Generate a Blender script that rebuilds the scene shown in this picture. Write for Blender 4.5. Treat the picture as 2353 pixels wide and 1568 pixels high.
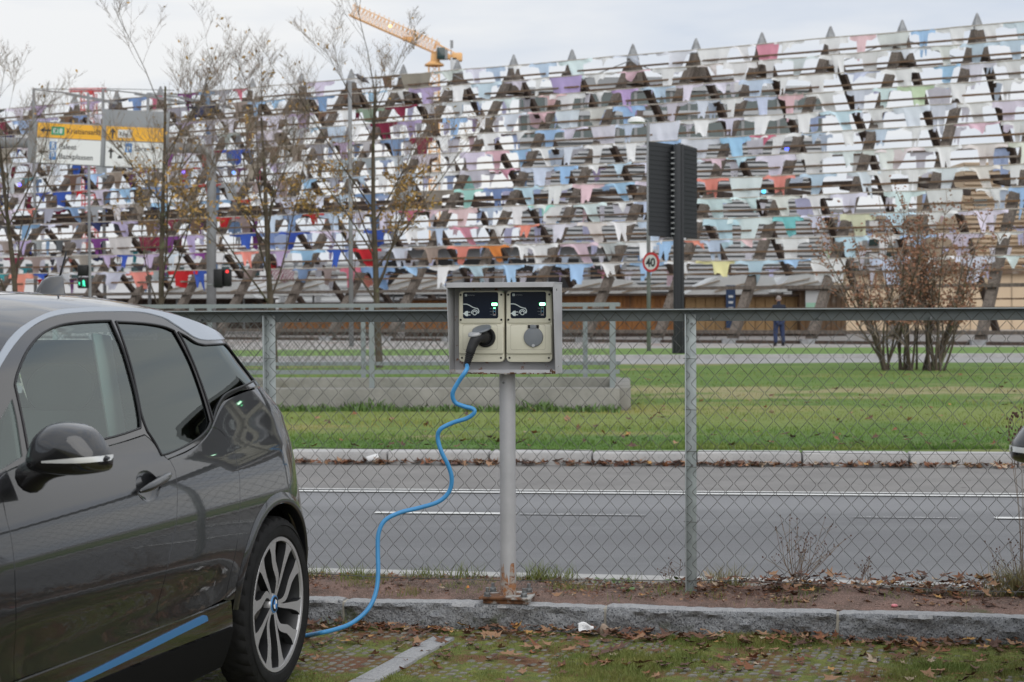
import bpy, bmesh, math, random
import numpy as np
from mathutils import Vector, Matrix, Euler
from mathutils.geometry import delaunay_2d_cdt
random.seed(7)
RAD = math.radians
scene = bpy.context.scene
for o in list(bpy.data.objects): bpy.data.objects.remove(o)

# ---------------------------------------------------------------- camera
CAM_H = 1.53
PITCH = math.atan(79/4100.0)
cam_d = bpy.data.cameras.new('camera')
cam = bpy.data.objects.new('camera', cam_d); scene.collection.objects.link(cam)
cam_d.sensor_width = 36.0; cam_d.lens = 36.0*4100/2353; cam_d.clip_end = 3000; cam_d.clip_start = 0.1
cam.matrix_world = Matrix.Translation((0,0,CAM_H)) @ Matrix.Rotation(math.pi/2-PITCH,4,'X') @ Matrix.Rotation(RAD(-0.26),4,'Z')
cam_d.dof.use_dof = True; cam_d.dof.focus_distance = 8.4; cam_d.dof.aperture_fstop = 6.3
scene.camera = cam

# ---------------------------------------------------------------- sky and sun
world = bpy.data.worlds.new('World'); scene.world = world; world.use_nodes = True
nt = world.node_tree; nt.nodes.clear()
out = nt.nodes.new('ShaderNodeOutputWorld'); bg = nt.nodes.new('ShaderNodeBackground')
sky = nt.nodes.new('ShaderNodeTexSky'); sky.sky_type = 'NISHITA'; sky.sun_disc = False
sky.sun_elevation = RAD(35); sky.sun_rotation = RAD(160)
tc = nt.nodes.new('ShaderNodeTexCoord'); mp = nt.nodes.new('ShaderNodeMapping')
mp.inputs['Scale'].default_value = (1.6,1.6,7.0)
nz = nt.nodes.new('ShaderNodeTexNoise'); nz.inputs['Scale'].default_value = 2.2; nz.inputs['Detail'].default_value = 5; nz.inputs['Roughness'].default_value = .5
rp = nt.nodes.new('ShaderNodeValToRGB')
rp.color_ramp.elements[0].position = .38; rp.color_ramp.elements[0].color = (6.5,7.1,8.1,1)
rp.color_ramp.elements[1].position = .60; rp.color_ramp.elements[1].color = (9.0,9.05,9.1,1)
mx = nt.nodes.new('ShaderNodeMixRGB'); mx.inputs[0].default_value = .95
nt.links.new(tc.outputs['Generated'], mp.inputs['Vector']); nt.links.new(mp.outputs[0], nz.inputs['Vector'])
nt.links.new(nz.outputs['Fac'], rp.inputs['Fac']); nt.links.new(sky.outputs[0], mx.inputs[1]); nt.links.new(rp.outputs[0], mx.inputs[2])
# overcast sky: luminance rises gently from the horizon to the zenith
sx_=nt.nodes.new('ShaderNodeSeparateXYZ'); nt.links.new(tc.outputs['Generated'],sx_.inputs[0])
zr=nt.nodes.new('ShaderNodeMapRange'); zr.inputs['From Min'].default_value=.12; zr.inputs['From Max'].default_value=1.0; zr.inputs['To Min'].default_value=1.0; zr.inputs['To Max'].default_value=1.4
nt.links.new(sx_.outputs['Z'],zr.inputs['Value']); vm=nt.nodes.new('ShaderNodeVectorMath'); vm.operation='SCALE'
nt.links.new(mx.outputs[0],vm.inputs[0]); nt.links.new(zr.outputs[0],vm.inputs['Scale']); nt.links.new(vm.outputs[0], bg.inputs['Color']); bg.inputs['Strength'].default_value = .10
nt.links.new(bg.outputs[0], out.inputs[0])
sd = bpy.data.lights.new('sun','SUN'); sd.energy = 1.5; sd.angle = RAD(70); sd.color = (1,.975,.94)
so = bpy.data.objects.new('sun', sd); scene.collection.objects.link(so)
so.rotation_euler = Vector((-.30,.80,-.60)).to_track_quat('-Z','Y').to_euler()
scene.view_settings.view_transform = 'Standard'; scene.view_settings.look = 'None'
scene.view_settings.exposure = 0.0; scene.view_settings.gamma = 1.0
try: scene.view_settings.use_curve_mapping = False
except Exception: pass
scene.cycles.max_bounces = 8; scene.cycles.transparent_max_bounces = 16

# ---------------------------------------------------------------- helpers
C = scene.collection
CM = np.array(cam.matrix_world)[:3,:3]
def ray(px, py):                       # direction through a point of the 2353-wide photograph
    return CM @ np.array([(px-1176.5)/4100.0, -(py-784)/4100.0, -1.0])
def at(px, py, Y):
    d = ray(px,py); t = Y/d[1]; return Vector((d[0]*t, Y, CAM_H+d[2]*t))
def ground(px, py, z=0.0):
    d = ray(px,py); t = (z-CAM_H)/d[2]; return Vector((d[0]*t, d[1]*t, z))

def tag(o, label=None, cat=None, group=None, kind=None):
    if label: o['label'] = label
    if cat: o['category'] = cat
    if group: o['group'] = group
    if kind: o['kind'] = kind
    return o
def thing(name, label, cat, loc=(0,0,0), rz=0.0, group=None):
    o = bpy.data.objects.new(name, None); C.objects.link(o); o.empty_display_size = .1
    o.location = loc; o.rotation_euler = (0,0,rz)
    return tag(o, label, cat, group)
def add(name, me, parent=None, loc=None, rot=None):
    o = bpy.data.objects.new(name, me); C.objects.link(o)
    if parent: o.parent = parent
    if loc is not None: o.location = loc
    if rot is not None: o.rotation_euler = rot
    return o

class MB:
    def __init__(s): s.v=[]; s.f=[]; s.c=None
    def add(s, vs, fs):
        n=len(s.v); s.v.extend([tuple(p) for p in vs]); s.f.extend([tuple(i+n for i in f) for f in fs]); return s
    def box(s, c, size, M=None):
        hx,hy,hz=[a/2 for a in size]; cs=[]
        for x,y,z in ((-1,-1,-1),(1,-1,-1),(1,1,-1),(-1,1,-1),(-1,-1,1),(1,-1,1),(1,1,1),(-1,1,1)):
            p=Vector((x*hx,y*hy,z*hz))
            if M is not None: p = M @ p
            cs.append(p+Vector(c))
        return s.add(cs, [(0,3,2,1),(4,5,6,7),(0,1,5,4),(1,2,6,5),(2,3,7,6),(3,0,4,7)])
    def beam(s, p0, p1, w, h, up=(0,0,1)):
        p0=Vector(p0);p1=Vector(p1);d=(p1-p0);L=d.length;d.normalize();u=Vector(up)
        x=d.cross(u)
        if x.length<1e-4: x=d.cross(Vector((1,0,0)))
        x.normalize(); u=x.cross(d)
        M=Matrix((x,d,u)).transposed()
        return s.box((p0+p1)/2,(w,L,h),M)
    def tube(s, pts, r, n=8, cap=True):
        pts=[Vector(p) for p in pts]; m=len(pts); rr=[r]*m if not hasattr(r,'__len__') else r
        base=len(s.v); prev=None
        for i,p in enumerate(pts):
            t=(pts[min(i+1,m-1)]-pts[max(i-1,0)])
            if t.length<1e-9: t=Vector((0,0,1))
            t.normalize()
            if prev is None:
                a=Vector((0,0,1)) if abs(t.z)<.9 else Vector((1,0,0)); x=t.cross(a).normalized()
            else:
                x=prev-t*prev.dot(t)
                x = x.normalized() if x.length>1e-6 else t.cross(Vector((0.3,1,.2))).normalized()
            prev=x; y=t.cross(x)
            for k in range(n):
                a=2*math.pi*k/n; s.v.append(tuple(p+x*(math.cos(a)*rr[i])+y*(math.sin(a)*rr[i])))
        for i in range(m-1):
            for k in range(n):
                a=base+i*n+k; b=base+i*n+(k+1)%n; s.f.append((a,b,b+n,a+n))
        if cap:
            s.f.append(tuple(base+k for k in reversed(range(n)))); s.f.append(tuple(base+(m-1)*n+k for k in range(n)))
        return s
    def lathe(s, prof, n=32, M=None, closed=False):      # prof: (radius, height) about local z
        base=len(s.v); m=len(prof)
        for (r,h) in prof:
            for k in range(n):
                a=2*math.pi*k/n; p=Vector((r*math.cos(a), r*math.sin(a), h))
                if M is not None: p = M @ p
                s.v.append(tuple(p))
        for i in range(m-1 if not closed else m):
            for k in range(n):
                a=base+i*n+k; b=base+i*n+(k+1)%n; j=((i+1)%m-i)*n; s.f.append((a,b,b+j,a+j))
        return s
    def prism(s, poly, fn, d):                            # poly 2D outline, fn(x,y,depth)->3D
        n=len(poly); A=[fn(x,y,0) for x,y in poly]; B=[fn(x,y,d) for x,y in poly]
        fs=[tuple(range(n)), tuple(reversed(range(n,2*n)))]+[(i,i+n,(i+1)%n+n,(i+1)%n) for i in range(n)]
        return s.add(A+B, fs)
    def grid(s, fn, nu, nv):
        base=len(s.v)
        for i in range(nu+1):
            for j in range(nv+1): s.v.append(tuple(fn(i/nu,j/nv)))
        for i in range(nu):
            for j in range(nv):
                a=base+i*(nv+1)+j; s.f.append((a,a+nv+1,a+nv+2,a+1))
        return s
    def mesh(s, name, m=None, smooth=False, bevel=0, seg=2, fix=True, angle=None):
        me=bpy.data.meshes.new(name); me.from_pydata(s.v,[],s.f)
        if fix or bevel:
            bm=bmesh.new(); bm.from_mesh(me)
            if fix: bmesh.ops.recalc_face_normals(bm, faces=bm.faces)
            if bevel:
                es=[e for e in bm.edges if len(e.link_faces)==2 and e.calc_face_angle(0)>.5]
                bmesh.ops.bevel(bm, geom=es, offset=bevel, segments=seg, profile=.5, affect='EDGES', clamp_overlap=True)
            bm.to_mesh(me); bm.free()
        if smooth or bevel: me.shade_smooth()
        if angle or (bevel and not smooth):
            me.set_sharp_from_angle(angle=angle or RAD(40))
        if m is not None: me.materials.append(m)
        return me
    def build(s, name, m=None, parent=None, **k):
        loc=k.pop('loc',None); rot=k.pop('rot',None)
        return add(name, s.mesh(name,m,**k), parent, loc, rot)

def rrect(x0,y0,x1,y1,r,n=5):
    p=[]
    for cx,cy,a0 in ((x1-r,y0+r,-90),(x1-r,y1-r,0),(x0+r,y1-r,90),(x0+r,y0+r,180)):
        for k in range(n+1):
            a=RAD(a0+90*k/n); p.append((cx+r*math.cos(a),cy+r*math.sin(a)))
    return p
def spline(pts, sub=6, closed=False):
    P=[Vector(p) for p in pts]; n=len(P); out=[]
    for i in range(n if closed else n-1):
        if closed: a,b,c,d=P[i-1],P[i],P[(i+1)%n],P[(i+2)%n]
        else: a,b,c,d=P[max(i-1,0)],P[i],P[i+1],P[min(i+2,n-1)]
        for k in range(sub):
            t=k/sub
            out.append(.5*((2*b)+(c-a)*t+(2*a-5*b+4*c-d)*t*t+(3*b-a-3*c+d)*t**3))
    if not closed: out.append(P[-1])
    return out

def text_mesh(txt, size, m, parent, M, name='lettering', depth=.0, align='LEFT', xs=1.0, bold=0.0):
    cu=bpy.data.curves.new(name,'FONT'); cu.body=txt; cu.size=size; cu.extrude=depth; cu.align_x=align; cu.offset=bold; cu.resolution_u=4
    t=bpy.data.objects.new(name,cu); C.objects.link(t)
    bpy.context.view_layer.update()
    me=bpy.data.meshes.new_from_object(t); bpy.data.objects.remove(t); bpy.data.curves.remove(cu)
    me.transform(M @ Matrix.Diagonal((xs,1,1,1))); me.materials.clear(); me.materials.append(m); me.name=name
    return add(name, me, parent)

# ---------------------------------------------------------------- materials
def mat(name, col=(.5,.5,.5), rough=.6, metal=0, coat=0, col2=None, scale=8, detail=4, lo=.35, hi=.65, bump=0, bscale=None,
        emit=None, estr=0, spec=.5, stretch=None, layers=(), coord='Object', sheen=0):
    m=bpy.data.materials.new(name); m.use_nodes=True; t=m.node_tree; b=t.nodes['Principled BSDF']
    L=t.links.new
    b.inputs['Base Color'].default_value=(*col,1); b.inputs['Roughness'].default_value=rough; b.inputs['Metallic'].default_value=metal
    b.inputs['Coat Weight'].default_value=coat; b.inputs['Coat Roughness'].default_value=.03; b.inputs['Specular IOR Level'].default_value=spec
    if sheen: b.inputs['Sheen Weight'].default_value=sheen
    if emit: b.inputs['Emission Color'].default_value=(*emit,1); b.inputs['Emission Strength'].default_value=estr
    vec=None
    def coords():
        nonlocal vec
        if vec is None:
            tcn=t.nodes.new('ShaderNodeTexCoord'); mpn=t.nodes.new('ShaderNodeMapping')
            if stretch: mpn.inputs['Scale'].default_value=stretch
            L(tcn.outputs[coord], mpn.inputs['Vector']); vec=mpn.outputs[0]
        return vec
    last=None
    def noise(sc,dt,lo_,hi_):
        n=t.nodes.new('ShaderNodeTexNoise'); n.inputs['Scale'].default_value=sc; n.inputs['Detail'].default_value=dt; n.inputs['Roughness'].default_value=.6
        L(coords(), n.inputs['Vector'])
        r=t.nodes.new('ShaderNodeMapRange'); r.inputs['From Min'].default_value=lo_; r.inputs['From Max'].default_value=hi_; L(n.outputs['Fac'], r.inputs['Value'])
        return n, r
    if col2:
        n,r=noise(scale,detail,lo,hi); x=t.nodes.new('ShaderNodeMixRGB'); x.inputs[1].default_value=(*col,1); x.inputs[2].default_value=(*col2,1)
        L(r.outputs[0],x.inputs[0]); last=x.outputs[0]
    for (c3,sc,dt,l3,h3) in layers:
        n,r=noise(sc,dt,l3,h3); x=t.nodes.new('ShaderNodeMixRGB')
        if last is None: x.inputs[1].default_value=(*col,1)
        else: L(last,x.inputs[1])
        x.inputs[2].default_value=(*c3,1); L(r.outputs[0],x.inputs[0]); last=x.outputs[0]
    if last is not None: L(last,b.inputs['Base Color'])
    if bump:
        n=t.nodes.new('ShaderNodeTexNoise'); n.inputs['Scale'].default_value=bscale or scale*4; n.inputs['Detail'].default_value=6
        L(coords(),n.inputs['Vector']); bp=t.nodes.new('ShaderNodeBump'); bp.inputs['Strength'].default_value=1; bp.inputs['Distance'].default_value=bump
        L(n.outputs['Fac'],bp.inputs['Height']); L(bp.outputs[0],b.inputs['Normal'])
    return m
def objcol_mat(name, rough=.9, check=False, attr=False):
    m=bpy.data.materials.new(name); m.use_nodes=True; t=m.node_tree; b=t.nodes['Principled BSDF']; L=t.links.new
    if attr: s=t.nodes.new('ShaderNodeVertexColor'); s.layer_name='tint'; src=s.outputs[0]
    else: s=t.nodes.new('ShaderNodeObjectInfo'); src=s.outputs['Color']
    b.inputs['Roughness'].default_value=rough; b.inputs['Specular IOR Level'].default_value=.2
    tcn=t.nodes.new('ShaderNodeTexCoord')
    if check:
        c=t.nodes.new('ShaderNodeTexChecker'); c.inputs['Scale'].default_value=9; c.inputs['Color2'].default_value=(.75,.72,.72,1)
        L(tcn.outputs['Object'],c.inputs['Vector']); L(src,c.inputs['Color1']); src=c.outputs[0]
    tr=t.nodes.new('ShaderNodeBsdfTranslucent'); mxs=t.nodes.new('ShaderNodeMixShader'); mxs.inputs[0].default_value=.28
    L(src,b.inputs['Base Color']); L(src,tr.inputs['Color']); L(b.outputs[0],mxs.inputs[1]); L(tr.outputs[0],mxs.inputs[2])
    n=t.nodes.new('ShaderNodeTexNoise'); n.inputs['Scale'].default_value=7; L(tcn.outputs['Object'],n.inputs['Vector'])
    bp=t.nodes.new('ShaderNodeBump'); bp.inputs['Distance'].default_value=.012; L(n.outputs['Fac'],bp.inputs['Height']); L(bp.outputs[0],b.inputs['Normal'])
    o=[x for x in t.nodes if x.type=='OUTPUT_MATERIAL'][0]; L(mxs.outputs[0],o.inputs[0])
    return m
def glass_mat(name, tint, refl=.9, ior=2.0):
    m=bpy.data.materials.new(name); m.use_nodes=True; t=m.node_tree; t.nodes.clear(); L=t.links.new
    o=t.nodes.new('ShaderNodeOutputMaterial'); tr=t.nodes.new('ShaderNodeBsdfTransparent'); tr.inputs[0].default_value=(*tint,1)
    g=t.nodes.new('ShaderNodeBsdfGlossy'); g.inputs['Roughness'].default_value=.015; g.inputs[0].default_value=(refl*.93,refl*1.02,refl,1)
    f=t.nodes.new('ShaderNodeFresnel'); f.inputs['IOR'].default_value=ior; x=t.nodes.new('ShaderNodeMixShader')
    L(f.outputs[0],x.inputs[0]); L(tr.outputs[0],x.inputs[1]); L(g.outputs[0],x.inputs[2]); L(x.outputs[0],o.inputs[0])
    return m
M={}
M['galv']=mat('galvanised_steel',(.38,.42,.42),.5,.3,col2=(.27,.30,.30),scale=14,bump=.0006,bscale=60)
M['galv_dull']=mat('weathered_zinc',(.24,.265,.265),.55,.4,col2=(.22,.25,.26),scale=9)
M['wire']=mat('fence_wire',(.13,.14,.135),.5,.4,col2=(.075,.065,.055),scale=5)
M['cab']=mat('grey_painted_steel',(.43,.43,.44),.5,.1,col2=(.36,.36,.37),scale=6,layers=[((.16,.06,.03),26,6,.72,.8)],bump=.0003,bscale=120)
M['cab_rust']=mat('grey_paint_with_rust',(.34,.34,.35),.6,.1,layers=[((.20,.075,.03),30,8,.60,.66),((.06,.03,.02),45,5,.68,.72)])
M['rust']=mat('rusty_steel',(.20,.085,.035),.85,.1,col2=(.07,.035,.02),scale=30,layers=[((.36,.35,.33),12,5,.52,.6)],bump=.001)
M['cream']=mat('cream_plastic',(.64,.62,.50),.45,0,col2=(.57,.55,.44),scale=5,bump=.0002,bscale=500)
M['navy']=mat('navy_label_foil',(.004,.008,.018),.25,0,col2=(.006,.011,.023),scale=10,spec=.2)
M['print']=mat('pale_print',(.55,.62,.62),.4)
M['print_dim']=mat('grey_print',(.22,.24,.25),.4)
M['led']=mat('green_lamp',(.2,1,.4),.3,emit=(.12,1,.35),estr=5)
M['led_core']=mat('green_lamp_core',(.8,1,.85),.3,emit=(.75,1,.85),estr=6)
M['blue_p']=mat('blue_print',(.05,.28,.5),.4); M['red_p']=mat('pink_print',(.5,.3,.3),.4); M['green_p']=mat('green_print',(.05,.4,.25),.4)
M['flap']=mat('grey_socket_plastic',(.17,.185,.20),.42,col2=(.145,.16,.175),scale=12)
M['blackp']=mat('black_plastic',(.007,.007,.008),.45,col2=(.012,.012,.013),scale=20,spec=.3)
M['plug']=mat('plug_rubber',(.018,.0185,.02),.55,col2=(.028,.028,.029),scale=25,spec=.3)
M['plug_grey']=mat('plug_collar_plastic',(.38,.39,.40),.4)
M['cable']=mat('blue_cable_sheath',(.045,.24,.50),.42,col2=(.055,.27,.54),scale=9)
M['bolt']=mat('zinc_bolt',(.25,.27,.28),.45,.6,col2=(.15,.15,.15),scale=40)

def band(m, N, n0, n1, soft, col, amt=.8, wob=1.5, nsc=.35):      # a strip of other colour running along the ground
    t=m.node_tree; L=t.links.new; b=t.nodes['Principled BSDF']; src=b.inputs['Base Color'].links[0].from_socket
    tcn=t.nodes.new('ShaderNodeTexCoord'); g=t.nodes.new('ShaderNodeNewGeometry')
    d=t.nodes.new('ShaderNodeVectorMath'); d.operation='DOT_PRODUCT'; d.inputs[1].default_value=tuple(N); L(g.outputs['Position'],d.inputs[0])
    nz_=t.nodes.new('ShaderNodeTexNoise'); nz_.inputs['Scale'].default_value=nsc; nz_.inputs['Detail'].default_value=6; L(g.outputs['Position'],nz_.inputs['Vector'])
    a=t.nodes.new('ShaderNodeMath'); a.operation='MULTIPLY_ADD'; a.inputs[1].default_value=wob*2; a.inputs[2].default_value=-wob; L(nz_.outputs['Fac'],a.inputs[0])
    s_=t.nodes.new('ShaderNodeMath'); s_.operation='ADD'; L(d.outputs['Value'],s_.inputs[0]); L(a.outputs[0],s_.inputs[1])
    r1=t.nodes.new('ShaderNodeMapRange'); r1.inputs['From Min'].default_value=n0-soft; r1.inputs['From Max'].default_value=n0+soft; r1.interpolation_type='SMOOTHSTEP'; L(s_.outputs[0],r1.inputs['Value'])
    r2=t.nodes.new('ShaderNodeMapRange'); r2.inputs['From Min'].default_value=n1-soft; r2.inputs['From Max'].default_value=n1+soft; r2.inputs['To Min'].default_value=amt; r2.inputs['To Max'].default_value=0; r2.interpolation_type='SMOOTHSTEP'; L(s_.outputs[0],r2.inputs['Value'])
    mu=t.nodes.new('ShaderNodeMath'); mu.operation='MULTIPLY'; L(r1.outputs[0],mu.inputs[0]); L(r2.outputs[0],mu.inputs[1])
    x=t.nodes.new('ShaderNodeMixRGB'); x.inputs[2].default_value=(*col,1); L(mu.outputs[0],x.inputs[0]); L(src,x.inputs[1]); L(x.outputs[0],b.inputs['Base Color'])
# ================================================================ ground, kerbs, road
PH = RAD(10.2)                                   # kerb direction at the parking edge
KA = Vector((math.cos(PH), -math.sin(PH), 0)); KN = Vector((math.sin(PH), math.cos(PH), 0))
PR = RAD(6.5)
RA = Vector((math.cos(PR), -math.sin(PR), 0)); RN = Vector((math.sin(PR), math.cos(PR), 0))
PG = RAD(1.0)
GA = Vector((math.cos(PG), -math.sin(PG), 0)); GN = Vector((math.sin(PG), math.cos(PG), 0))
def pt(A, N, a, n, z=0.0): q=A*a+N*n; return Vector((q.x,q.y,z))
def strip_mesh(A,N,a0,a1,n0,n1,z0,z1=None,na=1):
    z1=z0 if z1 is None else z1
    return MB().grid(lambda u,v: pt(A,N,a0+(a1-a0)*u,n0+(n1-n0)*v,z0+(z1-z0)*v),na,1)
def bmat_ground(name, stops_from):               # helper for patch layers
    return None
M['asphalt']=mat('asphalt',(.20,.20,.205),.78,col2=(.165,.166,.17),scale=.9,stretch=(1,3,1),layers=[((.15,.15,.155),.22,7,.54,.66),((.28,.28,.28),420,2,.60,.72),((.05,.05,.05),300,2,.60,.75),((.09,.09,.09),2.6,9,.66,.70)],bump=.004,bscale=260,spec=.35)
M['asphalt_old']=mat('worn_pale_asphalt',(.225,.215,.205),.85,col2=(.18,.172,.165),scale=1.4,layers=[((.30,.29,.28),380,2,.60,.72),((.07,.065,.06),7,5,.62,.75)],bump=.004,bscale=220,spec=.3)
M['lane_dark']=mat('wheel_track_asphalt',(.12,.122,.13),.7,col2=(.15,.152,.157),scale=1.1,stretch=(1,4,1),layers=[((.25,.25,.25),420,2,.62,.74)],bump=.003,bscale=260,spec=.4)
M['paint']=mat('road_paint',(.62,.62,.60),.7,col2=(.42,.42,.41),scale=30,lo=.55,hi=.75)
M['paint_worn']=mat('worn_road_paint',(.15,.15,.15),.8,layers=[((.5,.5,.49),60,4,.5,.56)])
M['granite_top']=mat('granite_top',(.36,.36,.36),.85,col2=(.27,.27,.275),scale=60,layers=[((.13,.13,.14),150,3,.58,.66),((.20,.16,.11),3,5,.60,.72)],bump=.006,bscale=60)
M['granite']=mat('split_granite',(.17,.175,.185),.9,col2=(.26,.265,.27),scale=45,layers=[((.05,.052,.058),120,4,.52,.62),((.42,.42,.42),200,2,.62,.70),((.06,.07,.03),5,5,.62,.74)],bump=.02,bscale=40)
M['granite_pale']=mat('pale_kerb_granite',(.46,.45,.43),.85,col2=(.38,.37,.355),scale=20,layers=[((.20,.20,.20),150,2,.60,.70)],bump=.003,bscale=80)
M['kerb_far']=mat('far_kerb_granite',(.42,.41,.40),.85,col2=(.33,.325,.32),scale=3,layers=[((.2,.2,.2),90,2,.6,.7)],bump=.004,bscale=50)
M['mortar']=mat('pale_mortar',(.40,.37,.31),.9,col2=(.3,.28,.24),scale=40)
M['soil']=mat('reddish_gravel_soil',(.22,.135,.105),.95,col2=(.07,.05,.038),scale=5,detail=8,layers=[((.36,.23,.185),160,3,.54,.64),((.05,.035,.028),70,5,.58,.70),((.09,.10,.04),4,5,.62,.74)],bump=.012,bscale=120)
M['moss']=mat('mossy_parking_ground',(.09,.115,.02),.95,col2=(.17,.19,.03),scale=14,detail=8,layers=[((.15,.065,.028),3.2,8,.48,.60),((.19,.10,.045),26,6,.56,.66),((.04,.035,.02),40,6,.60,.72)],bump=.02,bscale=70)
M['field']=mat('lawn_soil',(.075,.14,.018),.95,col2=(.11,.18,.025),scale=1.1,detail=8,stretch=(.45,1,1),layers=[((.20,.185,.06),.32,3,.56,.66),((.27,.20,.12),.8,7,.66,.74),((.03,.06,.015),5,6,.58,.7)],bump=.02,bscale=30)
M['field_far']=mat('far_lawn',(.10,.185,.035),.95,col2=(.13,.21,.04),scale=.8)
M['path']=mat('grey_path',(.30,.295,.29),.9,col2=(.25,.245,.24),scale=2)
M['pave']=mat('pale_pavement',(.33,.315,.295),.9,col2=(.26,.24,.225),scale=1.2,layers=[((.20,.12,.09),.5,3,.58,.68)])

band(M['field'],RN,21.2,25.5,.8,(.25,.25,.07),.38,2.4); band(M['field'],RN,28.4,31,.8,(.33,.26,.15),.65,4.5,.7); band(M['field'],RN,17.5,19.5,.6,(.05,.12,.015),.6,1.2)
band(M['asphalt'],RN,13.45,14.35,.25,(.245,.245,.25),.75,.12); band(M['asphalt'],RN,11.2,12.1,.3,(.165,.165,.17),.6,.3); band(M['asphalt'],RN,9.6,10.3,.3,(.235,.232,.23),.5,.4)
def struct(name, mb, m, parent=None, **k):
    o=mb.build(name,m,parent,**k)
    if parent is None: o['kind']='structure'
    return o
# one base sheet out to the horizon, then the surfaces above it
struct('ground', MB().grid(lambda u,v:(-900+1800*u,-300+2100*v,-.06),1,1), mat('distant_ground',(.16,.155,.14),.95,col2=(.11,.115,.09),scale=.05))
parking = struct('parking_ground', strip_mesh(KA,KN,-25,25,-12,8.30,0), M['moss'])
N_SOIL=9.13
def soil_z(u,v):
    a=-9+18*u; n=8.39+(N_SOIL-8.39)*v
    z=.105+.022*math.sin(v*math.pi)+.010*math.sin(a*3.1+2*v)+.008*math.sin(a*7.3+1)+random.uniform(-.005,.005)
    return pt(KA,KN,a,n,z)
bed=struct('planting_strip', MB().grid(soil_z,360,18), M['soil'], smooth=True)
# white-grey road kerb behind the fence: separate stones
roadkerb=bpy.data.objects.new('road_kerb',None); C.objects.link(roadkerb); roadkerb['kind']='structure'
me=MB().box((0,0,0),(1.492,.14,.16)).mesh('kerb_stone',M['granite_pale'],bevel=.006)
for i in range(-7,8):
    a=i*1.5-.62; p=pt(KA,KN,a,9.20,.045); add('kerb_stone',me,roadkerb,p,(0,0,-PH))
# road: between the near kerb line and the far kerb line
def road_z(z,n0,n1,a0=-70,a1=70):
    return MB().add([pt(KA,KN,a0,n0,z),pt(KA,KN,a1,n0,z),pt(RA,RN,a1,n1,z),pt(RA,RN,a0,n1,z)],[(0,1,2,3)])
N_FK=17.12
struct('road', road_z(-.004,9.13,N_FK+.05), M['asphalt'])
struct('road_shoulder', strip_mesh(RA,RN,-70,70,14.78,N_FK+.04,.0), M['asphalt_old'])
mk=bpy.data.objects.new('road_marking',None); C.objects.link(mk); mk['kind']='structure'
def line(n0,n1,a0,a1,m='paint'): strip_mesh(RA,RN,a0,a1,n0,n1,.005,na=1).build('painted_line',M[m],mk)
line(14.50,14.60,-70,70); line(14.70,14.755,-70,70)
DA=[(-2.62,-1.38+.0)]
a_d0=ground(870,1174).dot(RA); a_d1=ground(1190,1177).dot(RA)
line(13.00,13.10,a_d0,a_d1); line(13.01,13.06,a_d1+.03,a_d1+.95,'paint_worn')
a_e0=ground(2281,1188).dot(RA); line(13.00,13.10,a_e0,a_e0+1.3); line(13.01,13.05,a_e0-1.0,a_e0-.25,'paint_worn')
for k in (-3,-2,-1,2,3): line(13.00,13.10,a_d0+k*(a_e0-a_d0),a_d0+k*(a_e0-a_d0)+1.15)
# far kerb of single stones
fk=bpy.data.objects.new('far_kerb',None); C.objects.link(fk); fk['kind']='structure'
me=MB().box((0,0,0),(.985,.30,.26)).mesh('kerb_stone',M['kerb_far'],bevel=.018)
a0=ground(1366,1062).dot(RA)
for i in range(-26,30):
    o=add('kerb_stone',me,fk,pt(RA,RN,a0+.5+i*1.0,N_FK+.15,-.005+random.uniform(-.004,.004)),(0,0,-PR))
# lawns, path, second kerb, pavement
def field(u,v):
    a=-75+150*u; near=pt(RA,RN,a,N_FK+.29,.105); q=pt(GA,GN,a,43.6,.12); p=near.lerp(q,v**1.6)
    p.z+= .02*math.sin(a*.7+v*40)*(0 if v in (0,) else 1)*.5
    return p
lawn=struct('lawn', MB().grid(field,150,60), M['field'], smooth=True)
struct('footpath', strip_mesh(GA,GN,-120,120,43.5,49.2,.07), M['path'])
k2=MB()
for i in range(-60,60): k2.box(pt(GA,GN,i*1.5,49.35,.08),(1.485,.34,.20),Matrix.Rotation(-PG,3,'Z'))
o=struct('path_kerb', k2, M['kerb_far'])
struct('far_lawn', strip_mesh(GA,GN,-120,120,49.5,57.4,.17), M['field_far'])
struct('pavement', strip_mesh(GA,GN,-200,200,57.38,190,.165), M['pave'])

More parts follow.
